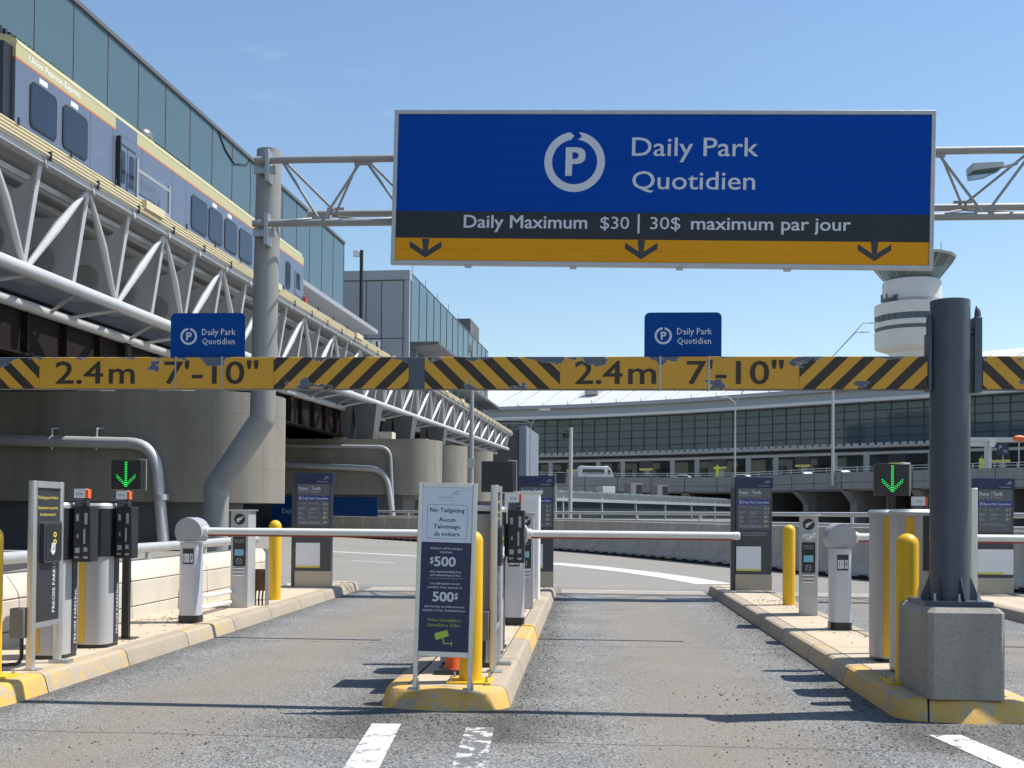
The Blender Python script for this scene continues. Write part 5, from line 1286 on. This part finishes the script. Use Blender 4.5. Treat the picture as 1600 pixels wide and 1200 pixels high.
sweep(er, 'fascia', dp, [(-.06, 5.55), (-.06, 6.5), (-1.2, 6.5), (-1.2, 5.55)], M_FARCONC, 0, DO)
sweep(er, 'deck', dp, [(-1.21, 5.3), (-1.21, 7.15), (-34, 7.15), (-34, 5.3)], M_FARCONC, 0, DO)
sweep(er, 'wearing_course', dp, [(-.45, 7.16), (-.45, 7.2), (-33, 7.2), (-33, 7.16)], M_ASPH, 0, DO)
for z in (8.38, 8.75): sweep(er, 'rail', dp, [(-.15, z), (-.15, z + .1), (-.25, z + .1), (-.25, z)], M_GALVP, 0, DO)
mb = MB(Matrix.Translation(-DO))
for p in dp[::1]: mb.box(p.x - .05, p.x + .05, p.y + .15, p.y + .25, 8.1, 8.78)
mb.build('rail_post', M_GALVP, er)
mb = MB(Matrix.Translation(-DO))
for i in range(2, len(dp) - 1, 2):
    p = dp[i]; d = (dp[i + 1] - dp[i - 1]).normalized(); n = Vector((d.y, -d.x, 0)); q = p + n * .015
    mb.add([tuple(q - d * .06 + Vector((0, 0, 5.6))), tuple(q + d * .06 + Vector((0, 0, 5.6))), tuple(q + d * .06 + Vector((0, 0, 8.08))), tuple(q - d * .06 + Vector((0, 0, 8.08)))], [(0, 1, 2, 3), (3, 2, 1, 0)])
mb.build('panel_joint', M_CLADD, er, smooth=0)
for i in range(6, len(dp) - 2, 4):
    p = dp[i]; d = (dp[i + 1] - dp[i - 1]).normalized(); n = Vector((d.y, -d.x, 0)); ang = atan2(n.y, n.x)
    mb = MB(Matrix.Translation(p - DO) @ Matrix.Rotation(ang, 4, 'Z'))
    mb.prism([(-.6, 5.29), (-2.2, 3.9), (-2.7, 3.2), (-2.7, 0), (-4.6, 0), (-4.6, 5.29)], -.7, .7, 'y'); mb.box(-14, -4.7, -.3, .3, 0, 5.29)
    mb.build('pier', M_FARCONC, er, .05)
mb = MB(Matrix.Translation(-DO)); bk = offset_path(dp, 15.5)
for i in range(len(bk) - 1): a, b = bk[i], bk[i + 1]; mb.add([(a.x, a.y, 0), (b.x, b.y, 0), (b.x, b.y, 5.3), (a.x, a.y, 5.3)], [(0, 1, 2, 3), (3, 2, 1, 0)])
mb.build('back_wall', M_CLADD, er, smooth=0)

# ================================================================ TERMINAL
TERM = [(640, 258), (760, 254), (800, 251), (900, 245), (1000, 237), (1090, 229), (1180, 220), (1300, 209), (1440, 198), (1600, 186), (1780, 175), (2000, 163)]
tp = resample([(rayxy(a, b).x, rayxy(a, b).y) for a, b in TERM], 3.0)
TO = tp[len(tp) // 2].copy()
tm = thing('terminal_building', 'long curved glass airport terminal with a white roof', 'building', TO)
sweep(tm, 'eave_lip', tp, [(2.6, 22.6), (2.6, 23.2), (1.6, 23.2), (.3, 22.9), (.3, 22.6)], M_ROOFW, 0, TO)
sweep(tm, 'soffit', tp, [(1.55, 23.21), (1.0, 24.9), (-.6, 24.9), (-.6, 23.21)], M_FASCIA, 0, TO)
sweep(tm, 'gutter', tp, [(1.9, 24.91), (1.9, 25.7), (-1, 25.7), (-1, 24.91)], M_CLAD, 0, TO)
roofp = [(1.2, 25.71), (-6, 28.6), (-16, 31.8), (-28, 34.4), (-42, 35.8), (-60, 36.2), (-60, 25.0), (-4, 25.0)]
sweep(tm, 'roof', tp, roofp, M_ROOFW, 25, TO)
mb = MB(Matrix.Translation(-TO))
for i in range(1, len(tp) - 1, 2):
    p = tp[i]; d = (tp[i + 1] - tp[i - 1]).normalized(); n = Vector((d.y, -d.x, 0))
    mb.tube([tuple(p + n * 1.5 + Vector((0, 0, 25.7))), tuple(p + n * 1.5 + Vector((0, 0, 26.5)))], .07, 4)
    if True:
        mb.tube([tuple(p + n * 1.2 + Vector((0, 0, 25.85))), tuple(p - n * 6 + Vector((0, 0, 28.75))), tuple(p - n * 16 + Vector((0, 0, 31.95)))], .13 if i % 4 == 1 else .06, 4)
mb.build('roof_rail', M_CLAD, tm, smooth=0)
for i in range(14, len(tp) - 3, 11):
    p = tp[i]; d = (tp[i + 1] - tp[i - 1]).normalized(); n = Vector((d.y, -d.x, 0)); ang = atan2(n.y, n.x)
    mb = MB(Matrix.Translation(p - TO) @ Matrix.Rotation(ang, 4, 'Z')); mb.box(-10, -4.8, -1.6, 1.6, 28.4, 30.6); mb.box(-4.79, -4.7, -1.5, 1.5, 28.5, 29.6); mb.build('roof_vent', M_FASCIA, tm)
mb = MB(Matrix.Translation(-TO))
for a, b in zip(tp[:-1], tp[1:]): mb.add([(a.x, a.y, 7.2), (b.x, b.y, 7.2), (b.x, b.y, 22.9), (a.x, a.y, 22.9)], [(0, 1, 2, 3)])
mb.build('glass_wall', M_TERMG, tm, smooth=0)
mb = MB(Matrix.Translation(-TO))
for p in tp: mb.box(p.x - .07, p.x + .07, p.y - .16, p.y - .02, 14.5, 22.8)
fr = offset_path(tp, -.06)
for z in (14.6, 16.2, 17.8, 19.4, 21.0, 22.4):
    for a, b in zip(fr[:-1], fr[1:]): mb.add([(a.x, a.y, z), (b.x, b.y, z), (b.x, b.y, z + .2), (a.x, a.y, z + .2)], [(0, 1, 2, 3)])
mb.build('mullion', M_BLACK, tm, smooth=0)
ic = offset_path(tp, 5)
for i in range(3, len(tp), 4):
    p = ic[i] - TO; mb = MB(); mb.tube([(p.x, p.y, 7.2), (p.x, p.y, 22.8)], .75, 12); mb.build('column', M_ROOFW, tm)
bk = offset_path(tp, 22); mb = MB(Matrix.Translation(-TO))
for a, b in zip(bk[:-1], bk[1:]): mb.add([(a.x, a.y, 0), (b.x, b.y, 0), (b.x, b.y, 24.9), (a.x, a.y, 24.9)], [(0, 1, 2, 3)])
mb.build('back_wall', mat('hall_inside', (.16, .175, .18), .8, 0, .25, .15), tm, smooth=0)
sweep(tm, 'floor', tp, [(-.2, 6.9), (-.2, 7.15), (-21.9, 7.15), (-21.9, 6.9)], M_FASCIA, 0, TO)
sweep(tm, 'floor', tp, [(-4, 13.6), (-4, 13.9), (-21.8, 13.9), (-21.8, 13.6)], M_FASCIA, 0, TO)
# slanted pale bars standing for a stair and light streaks behind the glass
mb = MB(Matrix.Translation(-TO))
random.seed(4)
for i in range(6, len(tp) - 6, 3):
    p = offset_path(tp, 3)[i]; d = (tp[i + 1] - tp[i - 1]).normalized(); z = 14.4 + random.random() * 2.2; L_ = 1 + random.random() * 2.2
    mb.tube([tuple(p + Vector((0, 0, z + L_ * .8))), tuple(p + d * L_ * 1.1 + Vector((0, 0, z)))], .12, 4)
mb.build('stair_light_streaks', M_ROOFW, tm)
# entrance canopy with dark doors and portal columns
cpth = [p for p in tp if True]
sweep(tm, 'entrance_canopy', tp[6:], [(5.2, 13.9), (5.2, 14.35), (.1, 14.35), (.1, 13.9)], M_FASCIA, 0, TO)
sweep(tm, 'canopy_beam', tp[6:], [(4.3, 12.7), (4.3, 13.2), (3.7, 13.2), (3.7, 12.7)], M_FASCIA, 0, TO)
mb = MB(Matrix.Translation(-TO))
for i in range(6, len(tp)):
    for f in (0, .5):
        p = tp[i] if f == 0 else (tp[i] + tp[min(i + 1, len(tp) - 1)]) / 2
        d = (tp[min(i + 1, len(tp) - 1)] - tp[i - 1]).normalized(); n = Vector((d.y, -d.x, 0)); c0 = p + n * 5.25
        mb.box(c0.x - .45, c0.x + .45, c0.y - .2, c0.y + .1, 14.0, 14.75)
mb.build('canopy_rib', M_FASCIA, tm, smooth=0)
for i in range(8, len(tp) - 1, 2):
    p = tp[i]; d = (tp[i + 1] - tp[i - 1]).normalized(); n = Vector((d.y, -d.x, 0)); c0 = p + n * 4 - TO
    mb = MB(); mb.box(c0.x - .45, c0.x + .45, c0.y - .45, c0.y + .45, 7.2, 12.69); mb.build('portal_column', M_FASCIA, tm)
dw = offset_path(tp, -.35)
for i in range(8, len(tp) - 2, 3):
    a, b = dw[i], dw[i + 1]; mb = MB(Matrix.Translation(-TO)); mb.add([(a.x, a.y, 7.22), (b.x, b.y, 7.22), (b.x, b.y, 11.2), (a.x, a.y, 11.2)], [(0, 1, 2, 3)])
    mb.build('door', M_BLACK, tm, smooth=0)
# black gate signs with a yellow strip hanging under the canopy
k = 0
for i in range(8, len(tp) - 2, 6):
    p = tp[i]; d = (tp[i + 1] - tp[i - 1]).normalized(); n = Vector((d.y, -d.x, 0)); c0 = p + n * 4.6; k += 1
    t = thing('gate_sign', 'small black sign with a yellow strip hanging over an entrance of the glass terminal', 'sign', (c0.x, c0.y, 10.7), atan2(n.y, n.x) + pi / 2, 'black entrance signs along the terminal')
    mb = MB(); mb.box(-1.5, 1.5, -.12, .12, .42, 1.95); mb.build('panel', M_BLACK, t)
    mb = MB(); mb.box(-1.5, 1.5, -.125, .125, 0, .418); mb.build('yellow_strip', M_TEXTY, t)

# ================================================================ CARS and shuttle bus on the deck
def car(label, paint):
    t = thing('parked_car', label, 'car', (0, 0, 0), 0, 'cars on the elevated roadway')
    prof = [(-2.2, .3), (-2.25, .75), (-2.1, .95), (-1.2, 1.0), (-.6, 1.42), (.9, 1.46), (1.7, 1.0), (2.2, .9), (2.25, .3)]
    mb = MB(); mb.rings([[(p[0], -.82 if p[1] > 1.2 else -.9, p[1]) for p in prof], [(p[0], .82 if p[1] > 1.2 else .9, p[1]) for p in prof]]); mb.build('body', paint, t, .05)
    mb = MB()
    for sd in (-1, 1): mb.prism([(-1.0, 1.02), (-.52, 1.36), (.85, 1.39), (1.5, 1.02)], sd * .905, sd * .86, 'y')
    mb.build('side_window', M_TGLASS, t)
    for x in (-1.4, 1.4):
        for y_ in (-.8, .8): mb = MB(); mb.lathe([(.32, y_ - .1), (.32, y_ + .1)], (x, 0, .32), 16, axis='y'); mb.build('wheel', M_RUBBER, t)
    return t
def on_deck(px, back):
    v = rayxy(px, 100).normalized(); best = None
    cp = offset_path(dp, back)
    for i in range(len(cp) - 1):
        a, b = cp[i], cp[i + 1]; e = b - a; den = v.x * e.y - v.y * e.x
        u = (a.y * v.x - a.x * v.y) / den if abs(den) > 1e-9 else -1
        u = (v.y * a.x - v.x * a.y) / (v.x * e.y - v.y * e.x) if abs(den) > 1e-9 else -1
        if 0 <= u <= 1: best = (a + e * u, atan2(e.y, e.x))
    return best
cars = [(1013, M_CARB, 'dark car with a bright rear on the elevated roadway, left of the other cars'), (1065, M_CARW, 'white car on the elevated roadway, left of the lime green sign'), (1158, M_CARW, 'white car on the elevated roadway by the thin lamp post'),
        (1255, M_CARW, 'white car roof left of the tall lamp post on the elevated roadway'), (1312, M_CARW, 'white car roof just right of the tall lamp post on the elevated roadway')]
for px, m, lab in cars:
    r = on_deck(px, 3.4); 
    if r: c = car(lab, m); c.location = (r[0].x, r[0].y, 7.2 + .35); c.rotation_euler = (0, 0, r[1]); c.location.z = 7.2
r = on_deck(929, 5.5)
bs = thing('shuttle_bus', 'white shuttle bus on the elevated roadway left of the cars', 'bus', (r[0].x, r[0].y, 7.2), r[1])
mb = MB(); mb.prism([(-3.1, .4), (2.0, .4), (2.0, 2.95), (-2.9, 3.0), (-3.1, 2.7)], -1.1, 1.1, 'y'); mb.build('body', M_CARW, bs, .08)
mb = MB(); mb.prism([(2.01, .4), (3.2, .4), (3.25, 1.5), (2.6, 2.7), (2.01, 3.15)], -1.05, 1.05, 'y'); mb.build('cab', M_CARW, bs, .08)
mb = MB(); mb.box(-2.6, 1.5, -1.115, -1.101, 1.6, 2.45); mb.box(2.15, 2.7, -1.065, -1.051, 1.55, 2.3); mb.build('side_window', M_TGLASS, bs)
for x in (-2, 2.3):
    for y_ in (-.95, .95): mb = MB(); mb.lathe([(.42, y_ - .12), (.42, y_ + .12)], (x, 0, .42), 16, axis='y'); mb.build('wheel', M_RUBBER, bs)
for px, lab in ((1120, 'bright lime green sign post on the elevated roadway, right of a white car'), (1533, 'small lime green sign right of the dark column on the elevated roadway')):
    r = on_deck(px, 3.0)
    t = thing('lime_sign', lab, 'sign', (r[0].x, r[0].y, 7.2), r[1]); hgt = 3.0 if px < 1300 else 2.4
    mb = MB(); mb.box(-.3, .3, -.05, .05, .6, hgt); p_ = mb.build('panel', M_HIVIS, t)
    mb = MB(); mb.tube([(0, .1, 0), (0, .1, hgt + .4)], .05, 6); mb.build('post', M_GALV, t)
    mb = MB(); mb.text('P', (-.1, -.055, hgt - 1), .35, ext=0); mb.build('lettering', M_BLACK, p_, smooth=0)

# lamp posts on the elevated roadway
def lamp(px, py, lab, arms, d_back=.9, r_=.14):
    rr_ = on_deck(px, -.35); b = rr_[0]; dist = b.dot(Vector((_f.x, _f.y, 0)).normalized())
    z = HC + (HZ(px) - py) * dist / F_PX
    t = thing('lamp_post', lab, 'lamp post', (b.x, b.y, 6.1), 0, 'lamp posts on the elevated roadway')
    mb = MB(); mb.tube([(0, 0, 0), (0, 0, z - 6.1)], [r_ * 1.3, r_ * .8], 10); mb.build('mast', M_GALVP, t)
    mb = MB(); mb.box(-.4, .4, -.1, .35, -.3, .9); mb.build('bracket', M_FARCONC, t)
    for dx, dz, l in arms:
        mb = MB(); mb.tube([(0, 0, z - 6.15), (dx * .8, 0, z - 6.15 + dz), (dx, 0, z - 6.15 + dz)], .07, 8); ar = mb.build('arm', M_GALVP, t)
        sg_ = 1 if dx > 0 else -1
        mb = MB(); mb.prism([(dx - .1 * sg_, z - 6.25 + dz), (dx + sg_ * l, z - 6.2 + dz), (dx + sg_ * l, z - 6.1 + dz), (dx - .1 * sg_, z - 6.02 + dz)], -.18, .18, 'y'); mb.build('lamp_head', M_WHITE, ar)
lamp(1148, 628, 'thin lamp post on the elevated roadway just above the right rate board', [(3.0, 3.4, 1.0), (-1.6, .9, .8)])
lamp(1301, 555, 'tall lamp post with a long slanted arm reaching towards the control tower', [(5.6, 5.0, 1.2), (4.2, 3.6, 1.2)], .9, .2)
b = P(829, 668, 150); t = thing('lamp_post', 'short white lamp with a slanted arm above the blue-grey end block', 'lamp post', (b.x, 150, 0), 0, 'lamp posts on the elevated roadway')
mb = MB(); mb.tube([(0, 0, 0), (0, 0, b.z)], .1, 8); mb.build('mast', M_GALVP, t)
mb = MB(); mb.tube([(0, 0, b.z), (.9, 0, P(838, 643, 150).z), (1.2, 0, P(842, 641, 150).z)], .07, 8); ar = mb.build('arm', M_GALVP, t)
mb = MB(); z = P(850, 640, 150).z; mb.box(1.2, 2.6, -.2, .2, z - .1, z + .12); mb.build('lamp_head', M_WHITE, ar)

# right side: white canopy block, blue direction sign and orange light on the deck
r = on_deck(1530, 6)
t = thing('bus_shelter', 'white flat-roofed shelter on one thick post right of the dark column', 'shelter', (r[0].x, r[0].y, 7.2), 0)
k_ = r[0].length / F_PX
mb = MB(); mb.box(-35 * k_ * 1.0, 55 * k_, -1, 1, 5.0, 5.5); mb.box(-22 * k_, 18 * k_, -.8, .8, 4.3, 4.99); mb.build('roof', M_ROOFW, t)
mb = MB(); mb.tube([(12 * k_, 0, 0), (12 * k_, 0, 4.29)], .5, 14); mb.build('post', M_ROOFW, t)
mb = MB(); mb.lathe([(.45, -1.3), (.45, -.85)], (14 * k_, 0, 4.55), 16, axis='y'); mb.build('lamp', M_WHITE, t)
r2 = on_deck(1562, 6); t = thing('direction_sign', 'small dark blue direction sign hanging under the white shelter roof', 'sign', (r2[0].x, r2[0].y - 1.2, 7.2))
mb = MB(); mb.box(-.75, .75, -.05, .05, 2.9, 4.6); p_ = mb.build('panel', M_NAVY, t)
mb = MB(); mb.text('P', (-.5, -.06, 3.7), .5, ext=0); mb.text('T1', (.0, -.06, 3.2), .4, ext=0); mb.build('lettering', M_LETTER, p_, smooth=0)
mb = MB(); mb.tube([(0, .06, 0), (0, .06, 5)], .06, 6); mb.build('post', M_GALV, t)
r2 = on_deck(1592, 5); t = thing('warning_beacon', 'orange warning beacon on the elevated roadway beside the white shelter', 'beacon', (r2[0].x, r2[0].y, 7.2))
mb = MB(); mb.tube([(0, 0, 0), (0, 0, 4.9)], .08, 8); mb.build('post', M_GALV, t)
mb = MB(); mb.lathe([(.05, -.8), (.35, -.6), (.45, 0), (.35, .6), (.05, .9)], (0, 0, 5.1), 14, axis='x'); mb.build('beacon', M_ORANGE, t)

# ================================================================ covered glass walkway and rooftop units at ground level
a = rayxy(835, 118); b = rayxy(1120, 172); ang = atan2(b.y - a.y, b.x - a.x); Lw = (b - a).length
wk = thing('covered_walkway', 'long glass-sided covered walkway with a pale sloping roof below the elevated roadway', 'walkway', a, ang)
mb = MB(); mb.prism([(-2.4, 3.1), (2.4, 3.1), (2.4, 3.5), (-1.2, 4.0), (-2.4, 3.8)], 0, Lw, 'x'); mb.build('roof', mat('canopy_glass_roof', (.13, .15, .16), .25, 0, .1, .4), wk)
mb = MB()
for k in range(24): mb.prism([(-2.43, 3.81), (-1.2, 4.005), (2.4, 3.505), (2.4, 3.58), (-1.2, 4.08), (-2.43, 3.89)], Lw * (k + .5) / 24 - .06, Lw * (k + .5) / 24 + .06, 'x')
mb.build('roof_rib', M_ROOFW, wk)
mb = MB(); mb.box(0, Lw, -2.2, -2.15, .9, 3.09); mb.build('glass_side', M_CLEARG, wk)
mb = MB(); mb.box(0, Lw, 1.9, 2.2, 0, 3.09); mb.build('back_wall', M_CLADD, wk)
mb = MB(); mb.box(0, Lw, -2.3, -2.0, 0, .899); mb.build('plinth', M_CLAD, wk)
for k in range(6):
    mb = MB(); x = Lw * (k + .2) / 6; mb.box(x, x + .22, -2.42, -2.21, 0, 3.4); mb.build('post', M_CLAD, wk)
mb = MB(); mb.box(0, Lw, -2.5, -2.41, 2.8, 3.15); mb.build('gutter', M_CLAD, wk)
for k, (px, d, lab) in enumerate(((946, 142, 'small white rooftop box on the covered walkway, left of the two grey units'), (989, 150, 'grey rooftop unit with a dark grille on the covered walkway, left of two'), (1030, 158, 'grey rooftop unit with a dark grille on the covered walkway, right of two'))):
    q = rayxy(px, d); t = thing('rooftop_unit', lab, 'rooftop unit', (q.x, q.y, 3.9), ang * .5, 'rooftop units on the covered walkway')
    hgt = 1.1 if k == 0 else 1.75
    mb = MB(); mb.box(-.95, .95, -.8, .8, 0, hgt); mb.build('casing', M_ROOFW if k == 0 else M_FARCONC, t, .03)
    if k: mb = MB(); mb.box(.0, .9, -.83, -.801, .35, hgt - .15); mb.build('grille', M_BLACK, t)
q = rayxy(868, 100); t = thing('cctv_camera', 'white security camera and dark box on a short pole above the middle rate board', 'camera', (q.x, 100, 0))
mb = MB(); mb.tube([(0, 0, 0), (0, 0, 5.0)], .1, 8); mb.build('post', M_GALVP, t)
mb = MB(); mb.box(.1, .9, -.3, .3, 4.2, 5.1); mb.build('dark_box', M_BLACK, t)
mb = MB(); mb.box(-.7, -.1, -.15, .15, 4.2, 4.6); mb.build('camera_body', M_WHITE, t, .03)

# ================================================================ CONTROL TOWER
D = 400.0; c0 = P(1424, 600, D); k_ = D / F_PX
def tz(py): return P(1424, py, D).z
ct = thing('control_tower', 'white round airport control tower with a flared glass cab, behind the sign and column', 'tower', (c0.x, D, 0))
r_ = lambda wpx: wpx * k_ / 2
mb = MB(); mb.lathe([(r_(66), 0), (r_(66), tz(547))], seg=40); mb.build('shaft', M_TOWERW, ct)
mb = MB(); mb.lathe([(r_(66) + .02, tz(552)), (r_(107), tz(545)), (r_(109), tz(521)), (r_(109), tz(520))], seg=48); mb.build('lower_drum', M_TOWERW, ct)
mb = MB(); mb.lathe([(r_(106), tz(519.8)), (r_(106), tz(514.2))], seg=48); mb.build('dark_ring', M_CLADD, ct)
mb = MB(); mb.lathe([(r_(109), tz(514)), (r_(109), tz(506))], seg=48); mb.build('middle_drum', M_TOWERW, ct)
mb = MB(); mb.lathe([(r_(107), tz(505.8)), (r_(107), tz(496.2))], seg=24); wr = mb.build('window_ring', M_TERMG, ct)
mb = MB()
for j in range(30):
    a = 2 * pi * j / 30; mb.M = Matrix.Rotation(a, 4, 'Z'); mb.box(r_(107), r_(107) + .15, -.15, .15, tz(505.8), tz(496.2))
mb.build('mullion', M_CLADD, wr)
mb = MB(); mb.lathe([(r_(102), tz(505.8)), (r_(102), tz(496.2))], seg=24); mb.build('window_core', M_CLADD, wr)
mb = MB(); mb.lathe([(r_(109), tz(496)), (r_(109), tz(478)), (r_(100), tz(477))], seg=48); mb.build('upper_drum', M_TOWERW, ct)
mb = MB(); mb.lathe([(r_(86), tz(476.8)), (r_(86), tz(444)), (r_(84), tz(441)), (r_(70), tz(440))], seg=48); mb.build('neck_drum', M_TOWERW, ct)
mb = MB(); mb.lathe([(r_(88), tz(475.5)), (r_(88), tz(471.5))], seg=48); mb.build('neck_ring', M_FASCIA, ct)
M_CABG = glass('cab_glass', (.55, .64, .60), (.14, .18, .17), .5)
mb = MB(); mb.lathe([(r_(76), tz(440)), (r_(82), tz(436)), (r_(124), tz(409)), (r_(126), tz(404)), (r_(100), tz(402.5))], seg=16); cab = mb.build('cab', M_CABG, ct, smooth=0)
mb = MB()
for j in range(16):
    a = 2 * pi * j / 16; u = Vector((cos(a), sin(a), 0)); mb.tube([tuple(u * (r_(82) + .1) + Vector((0, 0, tz(436)))), tuple(u * (r_(124) + .1) + Vector((0, 0, tz(409))))], .14, 5)
mb.lathe([(r_(127), tz(408)), (r_(129), tz(404.5)), (r_(102), tz(402))], seg=16); mb.build('cab_frame', M_CLAD, cab)
mb = MB(); mb.lathe([(r_(60), tz(439)), (r_(66), tz(406))], seg=16); mb.build('cab_core', M_TOWERW, cab)
mb = MB()
for j in range(7):
    random.seed(j); mb.box(-r_(104) + j * .75, -r_(104) + j * .75 + .5, -6 - j * .3, -5 - j * .3, tz(477), tz(477) + random.uniform(1, 3))
mb.build('antenna_cluster', M_CLADD, ct)
mb = MB(); mb.tube([(r_(100) - 2, -2, tz(403)), (r_(100) - 2, -2, tz(380))], .12, 5); mb.build('aerial', M_CLADD, ct)
